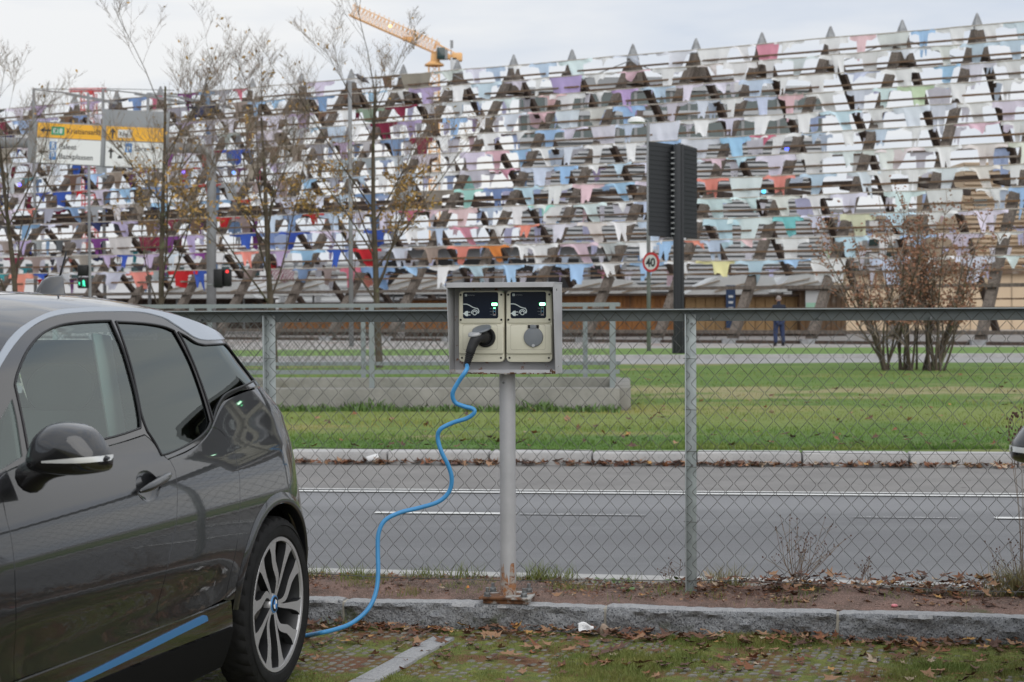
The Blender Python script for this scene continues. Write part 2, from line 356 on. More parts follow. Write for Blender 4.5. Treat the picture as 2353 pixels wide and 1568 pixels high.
# ---- granite kerb of the parking: long split-faced stones
gk=bpy.data.objects.new('parking_kerb',None); C.objects.link(gk); gk['kind']='structure'
def kerb_stone(a0,a1,sd):
    rn=random.Random(sd); L=a1-a0; nx=int(L/.022); prof=[]          # section: (n, z)
    sec=[(8.385,.0),(8.385,.112),(8.35,.124),(8.30,.125),(8.272,.119),(8.262,.104),(8.268,.085),(8.262,.06),(8.268,.03),(8.262,-.02)]
    ph=[rn.uniform(0,6) for _ in range(8)]
    def rough(x,j):
        return .006*math.sin(x*9+ph[0]+j*.9)+.004*math.sin(x*23+ph[1]-j*1.7)+.003*math.sin(x*51+ph[2]+j*2.3)+rn.uniform(-.004,.004)
    mb=MB()
    vs=[];
    for i in range(nx+1):
        x=a0+.006+(L-.012)*i/nx; e=1 if 0<i<nx else 0
        for j,(n,z) in enumerate(sec):
            face = 1 if j>=4 else .25
            dn=rough(x,j)*face*(1.3 if j>4 else 1); dz=(rn.uniform(-.002,.002) + .004*math.sin(x*5+ph[3]))*(1 if 0<j<6 else 0)
            if not e: dn+=.010*(1 if j>=4 else 0); dz-=.006*(1 if 1<=j<=5 else 0)
            vs.append(pt(KA,KN,x,n+dn,z+dz))
    m_=len(sec); fs=[]
    for i in range(nx):
        for j in range(m_-1):
            a=i*m_+j; fs.append((a,a+m_,a+m_+1,a+1))
    fs.append(tuple(range(m_))); fs.append(tuple(nx*m_+j for j in range(m_)))
    mb.add(vs,fs)
    me=mb.mesh('kerb_stone',M['granite_top'],smooth=True,angle=RAD(50)); me.materials.append(M['granite'])
    for p in me.polygons:
        if p.normal.dot(-KN)>.45 and p.center.z<.115: p.material_index=1
    return add('kerb_stone',me,gk)
ja=[ground(x,1410,.12).dot(KA) for x in (740,1380,1925)]
js=[ja[0]-2.6,ja[0]-1.3,ja[0],ja[1],ja[2],ja[2]+1.2,ja[2]+2.5,ja[2]+3.9]
js=[js[0]-2.4]+js
for i in range(len(js)-1): kerb_stone(js[i],js[i+1],i)
for a in js[1:-1]:
    MB().box(pt(KA,KN,a,8.325,.05),(.028,.085,.13),Matrix.Rotation(-PH,3,'Z')).build('mortar_joint',M['mortar'],gk,bevel=.01)

# ---- flat divider stones between the bays
dv=bpy.data.objects.new('bay_divider',None); C.objects.link(dv); dv['kind']='structure'
p0=(ground(1000,1468)+ground(1045,1470))/2; p1=(ground(800,1568)+ground(880,1568))/2
dd=(p1-p0).normalized(); dn_=Vector((-dd.y,dd.x,0)); s=0
for L in (.52,.46,.55,.50,.48,.5,.5):
    q0=p0+dd*(s+.006); q1=p0+dd*(s+L-.006); s+=L; off=dn_*random.uniform(-.008,.008)
    ang=math.atan2(dd.y,dd.x)
    MB().box((q0+q1)/2+off+Vector((0,0,.0)),((q1-q0).length,.105,.028),Matrix.Rotation(ang,3,'Z')).build('paving_slab',M['granite_top'],dv,bevel=.005)

# ---- small stones of the parking surface, half sunk in moss
random.seed(11)
def stone_me(k):
    rn=random.Random(k); mb=MB(); prof=[(1,-.012),(1,.0),(.9,.006),(.55,.0095)]; n=9; w=.019; l=.030
    ph=[rn.uniform(.8,1.15) for _ in range(n)]
    vs=[]
    for (r,z) in prof:
        for i in range(n):
            a=2*math.pi*i/n; ex=.6
            cx=math.copysign(abs(math.cos(a))**ex,math.cos(a)); sy=math.copysign(abs(math.sin(a))**ex,math.sin(a))
            vs.append((cx*w*r*ph[i],sy*l*r*ph[i],z))
    fs=[(j*n+i,j*n+(i+1)%n,(j+1)*n+(i+1)%n,(j+1)*n+i) for j in range(3) for i in range(n)]+[tuple(3*n+i for i in range(n))]
    return MB().add(vs,fs)
M['sett']=mat('grey_sett',(.21,.20,.175),.9,col2=(.12,.11,.085),scale=18,coord='Object',layers=[((.09,.08,.045),60,4,.55,.66)],bump=.002,bscale=150)
smb=[stone_me(k) for k in range(6)]; sme=[m_.mesh('paving_stone',M['sett'],smooth=True,angle=RAD(50)) for m_ in smb]
E1=-dd; E2=Vector((E1.y,-E1.x,0)); stones=[]
from mathutils import noise as mnoise
for i in range(-90,130):
    for j in range(-4,40):
        q=p0+dd*(j*.072+.02)+E2*(i*.0465)+E1*(.036 if i%2 else 0)
        q+=Vector((random.uniform(-.004,.004),random.uniform(-.005,.005),0))
        if q.dot(KN)>8.20 or q.y<5.4: continue
        if abs((q-p0).dot(dn_))<.07 : continue
        px=(q.x/q.y)
        if not(-.36<px<.36): continue
        cover=mnoise.noise(Vector((q.x*1.3,q.y*1.6,3)))+.55*mnoise.noise(Vector((q.x*6,q.y*6,9)))
        if q.x>.2: cover+=.20
        if q.x>1.4 and q.y>7.3: cover-=.1
        sink=-.0070+random.uniform(-.004,.003)-max(0,cover)*.020
        if sink<-.0118: continue
        stones.append((q,sink,random.randrange(6),random.uniform(.85,1.12)))
stones.sort(key=lambda s:s[0].y - (2 if ground(1176,1560).y-.02<s[0].y and abs(s[0].x/s[0].y)<.29 else 0))
rest=MB(); base_ang=math.atan2(E2.y,E2.x)
for k,(q,sk,t,sc) in enumerate(stones):
    if k<300:
        o=add('paving_stone',sme[t],parking,(q.x,q.y,sk),(0,0,base_ang+random.uniform(-.12,.12))); o.scale=(sc,sc,1)
    else:
        R=Matrix.Rotation(base_ang+random.uniform(-.12,.12),3,'Z'); sm=smb[t]
        rest.add([R@Vector((v[0]*sc,v[1]*sc,v[2]))+Vector((q.x,q.y,sk)) for v in sm.v],sm.f)
tag(rest.build('paving_stones_beyond',M['sett'],parking,smooth=True,angle=RAD(50)),kind='stuff')

# ---- grass blades
def blades(name,pts,h,w,m,parent=None,lean=.5,label=None,cat=None,kind='stuff'):
    rn=random.Random(hash(name)%999 if False else len(pts)); V=[];Fc=[]
    for (x,y,z,sc) in pts:
        a=rn.uniform(0,6.283); hh=h*sc*rn.uniform(.5,1.25); ln=hh*lean*rn.uniform(0,1.3); b=rn.uniform(0,6.283)
        dx,dy=math.cos(a)*w/2,math.sin(a)*w/2; lx,ly=math.cos(b)*ln,math.sin(b)*ln; n=len(V)
        V+=[(x-dx,y-dy,z),(x+dx,y+dy,z),(x+dx*.8+lx*.35,y+dy*.8+ly*.35,z+hh*.6),(x-dx*.8+lx*.35,y-dy*.8+ly*.35,z+hh*.6),(x+lx,y+ly,z+hh)]
        Fc+=[(n,n+1,n+2,n+3),(n+3,n+2,n+4)]
    me=bpy.data.meshes.new(name); me.from_pydata(V,[],Fc); me.materials.append(m)
    o=add(name,me,parent); tag(o,label,cat,kind=kind); return o
M['blade']=mat('grass_blade',(.11,.165,.03),.7,col2=(.22,.21,.055),scale=3,detail=3)
M['blade_dry']=mat('dry_grass_blade',(.26,.21,.10),.8,col2=(.16,.17,.05),scale=5)
BF_=M['blade_field']=mat('lawn_blade',(.085,.17,.018),.7,col2=(.14,.215,.03),scale=.9,detail=6,layers=[((.26,.26,.06),.32,3,.50,.62),((.05,.10,.012),3,5,.58,.70)])
band(BF_,RN,21.2,25.5,.8,(.29,.29,.08),.38,2.4); band(BF_,RN,28.4,31,.8,(.36,.29,.16),.6,4.5,.7); band(BF_,RN,17.5,19.5,.6,(.055,.14,.015),.6,1.2)
random.seed(5); P=[]
while len(P)<64000:
    y=random.uniform(6.3,8.24); x=random.uniform(-.27*y,.33*y); q=Vector((x,y,0))
    if q.dot(KN)>8.26: continue
    d=mnoise.noise(Vector((x*1.3,y*1.6,3)))+.5*mnoise.noise(Vector((x*5,y*5,1)))+(.30 if x>.15 else -.08)
    if x>1.5 and y>7.5: d-=.25
    if abs((q-p0).dot(dn_))<.06: continue
    if random.random()<max(.02,d+.12): P.append((x,y,0,.35+max(0,d)*1.0))
blades('parking_grass',P,.028,.0022,M['blade'],None,.7,'short green grass and moss between the parking stones','grass')
P=[]                                             # lawn beyond the road, thinner with distance
while len(P)<72000:
    v=random.random()**2.0; y=17.6+v*22; x=random.uniform(-.30,.40)*y; q=Vector((x,y,0))
    if q.dot(RN)<N_FK+.33: continue
    P.append((x,y,.10,.7+.5*mnoise.noise(Vector((x*.8,y*.8,0)))+ .02*(y-17)))
blades('lawn_grass',P,.05,.009,M['blade_field'],None,.8,'mown green lawn grass beyond the road','grass')
# tufts in the planting strip
def tuft(px,py,n,h,m,label,green=True,z=.115,spread=.05,cat='grass tuft'):
    c=ground(px,py,z); t=thing('grass_tuft',label,cat,c); 
    P=[(random.gauss(0,spread),random.gauss(0,spread*.6),-.01,1) for _ in range(n)]
    me_o=blades('grass_blades',P,h,.0035,M[m],t,.9,None,None,'stuff'); return t
TUFTS=[(735,1325,60,.07,'blade','small green grass tuft just right of the car rear wheel behind the kerb'),
 (820,1336,90,.10,'blade','green grass tuft left of the hanging blue cable behind the kerb'),
 (858,1338,60,.06,'blade','low grass tuft right behind the hanging blue cable'),
 (958,1328,60,.07,'blade','short yellowish grass tuft at the white kerb, first right of the cable'),
 (1000,1330,60,.09,'blade','thin green grass tuft at the white kerb, second right of the cable'),
 (1072,1330,70,.09,'blade','green grass tuft left of the charger post base'),
 (948,1362,50,.05,'blade_dry','small dry grass tuft on bare gravel between cable and charger post'),
 (1188,1340,40,.06,'blade','small tuft just behind the charger base plate'),
 (1235,1332,110,.10,'blade','bushy green grass tuft right of the charger post'),
 (1290,1330,70,.08,'blade','low green grass tuft, second right of the charger post'),
 (1665,1342,120,.10,'blade_dry','dry straw coloured grass tuft just right of the fence post'),
 (2330,1372,260,.16,'blade_dry','large dry grass clump at the right edge of the planting strip'),
 (775,1440,80,.06,'blade','grass tuft at the foot of the granite kerb beside the cable'),
 (1890,1425,90,.08,'blade','grass tuft at the kerb foot near the second joint'),
 (2210,1425,110,.09,'blade','grass tuft at the kerb foot near the right edge'),
 (1105,1432,60,.09,'blade_dry','dry weed tuft leaning on the kerb face below the charger')]
for px,py,n,h,m_,lb in TUFTS: tuft(px,py,n,h,m_,lb,z=.12 if py<1400 else 0.0)
P=[]
random.seed(31)
while len(P)<2600:
    a=random.uniform(-3,1.4); nn=random.triangular(8.42,9.13,9.08); q=pt(KA,KN,a,nn,.112)
    if mnoise.noise(Vector((q.x*3.2,q.y*4,7)))>.05+random.random()*.3: P.append((q.x,q.y,.115,random.uniform(.4,1.3)))
blades('verge_grass',P,.045,.003,M['blade'],None,.9,'sparse small weeds and grass blades scattered over the planting strip','weeds')
# leafy weeds: broad small green leaves
M['weed']=mat('weed_leaf',(.07,.14,.03),.6,col2=(.12,.19,.05),scale=20)
M['stem']=mat('dry_stem',(.13,.075,.05),.8,col2=(.22,.16,.09),scale=20)
def leaf_shape(L,Wd,curl=.2):
    return [(0,0,0),(L*.3,Wd*.5,L*.08),(L*.7,Wd*.38,L*.08-curl*L*.2),(L,0,-curl*L*.3),(L*.7,-Wd*.38,L*.08-curl*L*.2),(L*.3,-Wd*.5,L*.08),(L*.5,0,0.02*L)]
LF=[(0,1,6),(1,2,6),(2,3,6),(3,4,6),(4,5,6),(5,0,6)]
def weed(px,py,label,n=12,R_=.06,z=.115):
    t=thing('green_weed',label,'weed',ground(px,py,z)); mb=MB()
    for i in range(n):
        a=random.uniform(0,6.28); r=random.uniform(0,R_); Rm=Matrix.Rotation(a,3,'Z')@Matrix.Rotation(random.uniform(-.7,.1),3,'Y')
        o=Vector((math.cos(a)*r,math.sin(a)*r*.7,random.uniform(0,.03)))
        L=random.uniform(.02,.045); mb.add([Rm@Vector(v)+o for v in leaf_shape(L,L*.7)],LF)
    mb.build('leaves',M['weed'],t,fix=False)
weed(1405,1345,'leafy green weed on the planting strip between charger and fence post',22,.09)
weed(1560,1342,'low green weed just left of the fence post foot',16,.06)
weed(1445,1362,'tiny green seedling weed in the gravel right of the charger base',7,.03)
weed(1065,1352,'small leafy weed left of the charger base plate',8,.04)

# ---- dead leaves
M['leafs']=[mat('dead_leaf_%s'%n,c,.75,col2=c2,scale=40) for n,c,c2 in (('brown',(.16,.075,.04),(.10,.05,.03)),('rust',(.24,.09,.035),(.15,.06,.03)),('tan',(.33,.19,.10),(.22,.12,.07)),('dark',(.075,.038,.028),(.12,.06,.04)),('yellow',(.45,.27,.08),(.34,.17,.06)),('pale',(.42,.33,.24),(.3,.22,.15)))]
def dead_leaf(k):
    rn=random.Random(k+40); n=11; vs=[]; 
    for i in range(n):
        a=2*math.pi*i/n; r=(1.0 if i%2 else .58)*rn.uniform(.8,1.15); x,y=r*math.cos(a),r*math.sin(a)*.8
        vs.append((x*.5,y*.5,.10*x*x*rn.uniform(.3,1.6)+.22*y*y*rn.uniform(.2,1.5)+rn.uniform(-.03,.06)))
    vs.append((0,0,-.02)); vs.append((-.85,.02,.1)); 
    fs=[(i,(i+1)%n,n) for i in range(n)]+[(n//2,n//2+1,n+1)]
    return vs,fs
DL=[dead_leaf(k) for k in range(10)]
DLM=[[None]*6 for _ in range(10)]
for i,(vs,fs) in enumerate(DL):
    for j in range(6): DLM[i][j]=MB().add(vs,fs).mesh('dead_leaf',M['leafs'][j],fix=False)
random.seed(23); LV=[]
def put_leaves(n,a0,a1,n0,n1,z0,zz,smin,smax,par,peak=None,A=KA,N=KN):
    a0-=1.5; a1-=1.5
    for _ in range(n):
        for _try in range(20):
            a=random.uniform(a0,a1); nn=random.triangular(n0,n1,peak if peak is not None else (n0+n1)/2)
            if peak is None or True: break
        q=pt(A,N,a,nn,z0+random.uniform(0,zz)); s=random.uniform(smin,smax)
        LV.append((q,s,random.randrange(10),random.choices(range(6),[30,22,20,22,4,4])[0],par,Euler((random.gauss(0,.24),random.gauss(0,.24),random.uniform(0,6.28)))))
put_leaves(560,-1.3,2.6,7.93,8.27,.006,.028,.030,.072,parking,8.25)       # against the kerb
put_leaves(260,-1.3,2.4,7.0,8.0,.004,.015,.03,.075,parking,7.9)
put_leaves(330,.75,2.7,8.62,9.08,.13,.05,.030,.075,bed,8.95)               # heap right of fence post
put_leaves(230,-1.4,.9,8.5,9.12,.12,.012,.02,.055,bed,9.05)
put_leaves(40,1.2,2.6,8.42,8.7,.12,.012,.03,.06,bed,8.65)
for a in (1.35,1.95,2.35): put_leaves(70,a-.2,a+.2,8.75,9.1,.13,.075,.035,.075,bed,8.95)
near=sorted(LV,key=lambda l:-l[1]); 
restP={id(parking):[MB() for _ in range(6)],id(bed):[MB() for _ in range(6)]}
cnt={id(parking):0,id(bed):0}
for (q,s,i,j,par,e) in near:
    if cnt[id(par)]<290:
        cnt[id(par)]+=1; o=add('dead_leaf',DLM[i][j],par,q,e); o.scale=(s,s,s)
    else:
        R=e.to_matrix(); restP[id(par)][j].add([R@(Vector(v)*s)+q for v in DL[i][0]],DL[i][1])
for par in (parking,bed):
    for j in range(6):
        if restP[id(par)][j].v: tag(restP[id(par)][j].build('leaf_litter',M['leafs'][j],par,fix=False),kind='stuff')
# fine crumbs and stalks on the strip and the gutter of the far kerb
cr=[MB() for _ in range(6)]
def scatter(n,f,smin,smax):
    for _ in range(n):
        q=f(); s=random.uniform(smin,smax); i=random.randrange(10); j=random.choices(range(6),[30,22,14,28,2,4])[0]
        R=Euler((random.gauss(0,.35),random.gauss(0,.35),random.uniform(0,6.28))).to_matrix(); cr[j].add([R@(Vector(v)*s)+q for v in DL[i][0]],DL[i][1])
def soilp():
    a=random.uniform(-1.6,2.8)-1.5; nn=random.triangular(8.45,9.12,9.0) if a<-.7 else random.triangular(8.45,9.12,8.8); return pt(KA,KN,a,nn,.125)
scatter(4200,soilp,.006,.026)
scatter(700,lambda:pt(KA,KN,random.uniform(-1.5,2.7)-1.45,random.triangular(7.4,8.26,8.24),.006),.008,.025)
def gut():
    a=random.gauss(-1.9,3.2)+ (2.5 if random.random()<.6 else -1.2); return pt(RA,RN,a,N_FK-abs(random.gauss(0,.07)),.012+random.uniform(0,.03))
scatter(900,gut,.03,.11)
def lawnp():
    v=random.random()**1.7; y=17.8+v*20; return Vector((random.uniform(-.2,.36)*y,y,.14))
scatter(320,lawnp,.05,.12)
lt=bpy.data.objects.new('fallen_leaf_litter',None); C.objects.link(lt); tag(lt,'small brown leaf crumbs and leaves along the kerbs and on the lawn','leaf litter',kind='stuff')
for j in range(6):
    if cr[j].v: tag(cr[j].build('leaf_crumbs',M['leafs'][j],lt,fix=False),kind='stuff')
# single bits of litter
M['paper']=mat('white_paper',(.72,.72,.72),.7); M['pebble']=mat('brown_pebble',(.25,.18,.13),.8,col2=(.35,.28,.22),scale=30); M['pinkp']=mat('pink_plastic',(.75,.25,.28),.5); M['orangeb']=mat('orange_stone',(.55,.2,.05),.6)
def blob(name,label,cat,p,sx,sy,sz,m,seed=1,rz=0):
    bm=bmesh.new(); bmesh.ops.create_icosphere(bm,subdivisions=2,radius=1); rn=random.Random(seed)
    for v in bm.verts: v.co*=rn.uniform(.86,1.1); v.co.x*=sx; v.co.y*=sy; v.co.z*=sz
    me=bpy.data.meshes.new(name); bm.to_mesh(me); bm.free(); me.materials.append(m); me.shade_smooth(); o=add(name,me,None,p,(0,0,rz)); tag(o,label,cat); return o
rc=MB().grid(lambda u,v:((u-.5)*.075,(v-.5)*.05,.018+.012*math.sin(u*5)+.008*math.cos(v*7)+.01*(v-.5)),6,5).build('paper_scrap',M['paper'],None,fix=False,loc=ground(1346,1453,0.02),rot=(.5,.1,.2))
tag(rc,'crumpled white printed receipt lying among leaves at the kerb foot','paper')
for k,y in enumerate((-.012,-.002,.008)): MB().box((-.005,y,.030),(.035,.002,.001)).build('print_line',M['print_dim'],rc)
blob('pebble','rounded brown pebble beside the paper receipt at the kerb foot','stone',ground(1388,1450,.02),.022,.018,.036,M['pebble'],3)
blob('pink_scrap','small pink plastic scrap on the planting strip near the right','litter',ground(2055,1392,.13),.016,.012,.008,M['pinkp'],5)
blob('orange_chip','small orange stone on the gravel left of the charger base plate','stone',ground(1075,1354,.13),.010,.009,.018,M['orangeb'],6)
cup=MB().lathe([(.0,.0),(.028,0),(.04,.11),(.043,.112)],20,Matrix.Rotation(RAD(82),4,'Y')).build('paper_cup',M['paper'],None,smooth=True,loc=ground(843,1056,.05),rot=(0,0,.4))
tag(cup,'crushed white paper cup lying in the gutter of the far kerb','cup')
# dry weed stalks behind the strip
def stalks(px,py,label,n,h,spread,z=.12,seeds=True,m='stem'):
    t=thing('dry_weed',label,'dry weed',ground(px,py,z)); mb=MB(); sd_=MB()
    for i in range(n):
        a=random.gauss(0,spread); b=random.gauss(0,.25); H_=h*random.uniform(.45,1.05); o=Vector((random.gauss(0,.025),random.gauss(0,.02),0))
        tip=o+Vector((math.sin(a)*H_,math.sin(b)*H_*.5,math.cos(a)*H_)); mid=(o+tip)/2+Vector((random.gauss(0,.012),0,random.gauss(0,.01)))
        pts=spline([o,mid,tip],3); mb.tube(pts,[.0016*(1-.6*k/len(pts)) for k in range(len(pts))],4)
        for _ in range(3):
            k=random.uniform(.5,.95); b0=o.lerp(tip,k); e=b0+Vector((random.gauss(0,.03),random.gauss(0,.02),random.uniform(.015,.05))); mb.tube([b0,e],[.0009,.0006],3)
            if seeds: sd_.box(e,(.005,.005,.006))
        if seeds: sd_.box(tip,(.006,.006,.008))
    mb.build('stalks',M[m],t); 
    if seeds: sd_.build('seed_heads',M['leafs'][3],t)['kind']='stuff'
    return t
stalks(1830,1342,'dry weed with fanned thin stalks behind the fence right of the post',26,.36,.55)
stalks(1560,1345,'few thin dry stalks at the fence post foot',6,.14,.3)
stalks(2340,1372,'tall dry straw stalks at the right edge',14,.33,.35,m='stem')
stalks(1985,1345,'small dark dried weed stalks behind the fence, middle of the right panel',7,.13,.5)
# ================================================================ chain-link fence along the kerb
def kerb_frame(a,n,z): p=pt(KA,KN,a,n,z); return p
NF=8.78; Zt=1.512
fa=[ground(x,y,.12) for x,y in ((1587,1365),)]
aP=at(1587,1365,8.70).dot(KA); 
_p=at(622,900,9.13); aL=_p.dot(KA)
SP=aP-aL
fence=thing('chain_link_fence','grey galvanised chain link fence with flat top rail running behind the charging post','fence',pt(KA,KN,aP,NF,.12),-PH)
# local frame: x along the kerb (to the right), y away from the camera, z up
FH=Zt-.12
def l_post():
    mb=MB(); mb.box((0,.0,FH/2-.012),(.052,.005,FH-.02)); mb.box((-.0235,-.027,FH/2-.012),(.005,.049,FH-.02)); return mb.mesh('post',M['galv'],bevel=.001)
pm=l_post()
for i in range(-4,4):
    o=add('post',pm,fence,(i*SP,-.01,0)); 
    b=MB()
    for z in (FH-.07,FH*.45): b.tube([(i*SP+.005,-.018,z),(i*SP+.005,-.010,z)],.007,8)
    b.build('bolt',M['bolt'],o,loc=(-i*SP,.01,0))
rail=MB(); rail.box((0,-.038,FH+.0),(8*SP,.100,.006)); rail.box((0,.010,FH-.030),(8*SP,.005,.054)); rail.build('top_rail',M['galv_dull'],fence,bevel=.001)
cl=MB()
for i in range(-16,16): cl.tube([(i*SP/4.1+.1,-.03,FH-.045),(i*SP/4.1+.1,.006,FH-.045)],.006,8)
for c_ in (cl,): c_.build('rail_rivets',M['bolt'],fence)['kind']='stuff'
def strand(x0,side,n_,zt,zb,p,rn):
    pts=[]; dz=(zt-zb)/n_
    for k in range(n_+1):
        z=zt-dz*k; x=x0+(p if (k+side)%2 else 0)
        x+=math.sin(z*3.1+x0*2)*.005+math.sin(z*1.3+x0*.9+2)*.004; yy=.004*(1 if (k%2) else -1)
        pts.append((x+rn.uniform(-.0022,.0022), yy+.004*math.sin(x0*5+z*2), z+rn.uniform(-.001,.001)))
    return pts
def wire_panel(x0,x1,seed):
    rn=random.Random(seed); mb=MB(); p=.0405; n=int(round((x1-x0)/p)); p=(x1-x0)/n
    for i in range(n):
        zb=.045+.012*math.sin((x0+i*p)*2.2+1); pts=strand(x0+i*p,i%2,30,FH-.012,zb,p,rn)
        fine=[]
        for k,q in enumerate(pts):
            if 0<k<len(pts)-1:
                fine+= [Vector(q)+(Vector(pts[k-1])-Vector(q))*.09, Vector(q)+(Vector(pts[k+1])-Vector(q))*.09]
            else: fine.append(Vector(q))
        mb.tube(fine,.00135,4,cap=False)
        if i%2==0: q=Vector(pts[-1]); mb.tube([q,q+Vector((-.009,0,-.014))],.0016,3); mb.tube([q,q+Vector((.009,.002,-.016))],.0016,3)
    xs=[x0+(x1-x0)*k/30 for k in range(31)]
    mb.tube([(x,.006,.052+.012*math.sin(x*2.2+1)+.002*math.sin(x*9)) for x in xs],.002,5)
    mb.tube([(x,.006,FH*.5+.003*math.sin(x*5)) for x in xs],.0012,4)
    return mb
for i in range(-4,3):
    o=wire_panel(i*SP,(i+1)*SP,i).build('wire_mesh',M['wire'],fence,fix=False,loc=(0,-.030,0)); o['kind']='stuff'
ties=MB()
for i in (-1,0,1):
    for z in (.35,.62,.9,1.15):
        x=i*SP; ties.tube([(x-.03,-.035,z),(x-.034,-.05,z+.004),(x+.03,-.045,z),(x+.034,-.03,z+.01)],.0014,4)
ties.build('tie_wires',M['wire'],fence)['kind']='stuff'

# ================================================================ charging post
base=ground(1168,1374,.14); ch=thing('charging_post','grey twin electric charging station on a round post with rusty foot plate','charging station',base,-PH)
zb=base.z
Ht=at(1160,649,8.33).z-zb; Hb=at(1170,859,8.40).z-zb      # hood top, box bottom
# foot plate with levelling nuts
fp=MB().box((0,0,.012),(.245,.215,.010)).build('foot_plate',M['rust'],ch,bevel=.0015)
MB().box((.003,.002,-.004),(.215,.19,.02)).build('packing_plate',M['rust'],ch)
for x,y in ((-.088,-.072),(.088,-.072),(-.088,.072),(.088,.072)):
    a=MB().lathe([(.0,.018),(.019,.018),(.019,.0205),(0,.0205)],16); 
    hexp=[(.0155*math.cos(RAD(60*k+15)),.0155*math.sin(RAD(60*k+15))) for k in range(6)]
    o=MB().prism(hexp,lambda u,v,d:(x+u,y+v,.0205+d),.016).build('nut',M['bolt'],ch,bevel=.001)
    a2=MB().lathe([(.019,.017),(.019,.0203),(0,.0203)],16,Matrix.Translation((x,y,0))).build('washer',M['bolt'],o)
    MB().tube([(x,y,.03),(x,y,.058)],.0085,12).build('threaded_rod',M['bolt'],o)
pole=MB().tube([(0,0,.017),(0,0,.13),(0,0,Hb-.0)],.038,40).build('pole',M['cab'],ch,smooth=True,angle=RAD(40))
rb=MB(); n=44; vs=[]
rn=random.Random(4)
hts=[.13+.05*math.sin(k*.7)+.03*math.sin(k*1.9+1)+rn.uniform(-.02,.02) for k in range(n)]; hts=[min(.17,max(.05,h)) for h in hts]
for k in range(n):
    a=2*math.pi*k/n; vs+=[(.0385*math.cos(a),.0385*math.sin(a),.0175),(.0385*math.cos(a),.0385*math.sin(a),hts[k])]
rb.add(vs,[(2*k,(2*k+2)%(2*n),(2*k+3)%(2*n),2*k+1) for k in range(n)]); rb.build('rust_patch',mat('rust_bloom',(.30,.13,.05),.85,col2=(.33,.30,.27),scale=28,lo=.42,hi=.58,layers=[((.12,.04,.02),60,4,.55,.65)]),pole)
MB().lathe([(.047,.0),(.047,.0)],8)
MB().tube([(-.012,-.040,Hb-.045),(-.012,-.037,Hb-.045)],.006,12).build('pole_screw',M['bolt'],pole)
# sheet steel housing: hood, sides, back, floor
WX=.256; yB=.075; yT=-.185; yF=-.125; th=.0035
hs=MB()
hs.box((0,(yB+yT)/2,Ht-.002),(2*WX,yB-yT,.004))                                            # roof sheet
hs.box((0,yT+.002,Ht-.013),(2*WX,.004,.022))                                               # hood lip
for s in (-1,1):
    x=s*(WX-.002); a=[(x,yB,Hb),(x,yB,Ht-.004),(x,yT,Ht-.004),(x,yT,Ht-.05),(x,yF,Hb)]; b=[(q[0]-s*th,q[1],q[2]) for q in a]
    hs.add(a+b,[(0,1,2,3,4),(9,8,7,6,5)]+[(i,i+5,(i+1)%5+5,(i+1)%5) for i in range(5)])
hs.box((0,(yB+yF)/2,Hb+.002),(2*WX-.009,yB-yF-.002,.004)); hs.box((0,yF+.002,Hb+.010),(2*WX-.009,.004,.018))
hs.box((0,yB-.002,(Hb+Ht)/2),(2*WX-.010,.004,Ht-Hb-.012))
hs.build('housing',M['cab'],ch,bevel=.0009,seg=1)
yP=-.018                                                                                    # mounting plate
MB().box((0,yP,(Hb+Ht)/2+.003),(2*WX-.012,.004,Ht-Hb-.02)).build('mounting_plate',M['cab_rust'],ch)
rs=MB(); rn=random.Random(9)
for k in range(70):
    x=rn.uniform(-WX+.01,WX-.01); w=rn.uniform(.004,.022); rs.box((x,yF-.0006,Hb+rn.uniform(.001,.005)),(w,.001,rn.uniform(.002,.006)))
for k in range(14): rs.box((-WX+rn.uniform(.002,.03),yF-.0006,Hb+rn.uniform(.003,.02)),(rn.uniform(.002,.008),.001,rn.uniform(.003,.01)))
for k in range(14): rs.box((WX-rn.uniform(.004,.03),yF-.0006,Hb+rn.uniform(.003,.016)),(rn.uniform(.002,.008),.001,rn.uniform(.003,.01)))
rs.build('rust_edge',M['rust'],ch)['kind']='stuff'
for z,y in ((Hb+.035,-.06),(Ht-.035,-.10)):
    MB().tube([(WX-.003,y,z),(WX+.0015,y,z)],.005,12).build('side_rivet',M['bolt'] if z>Ht-.1 else M['rust'],ch)
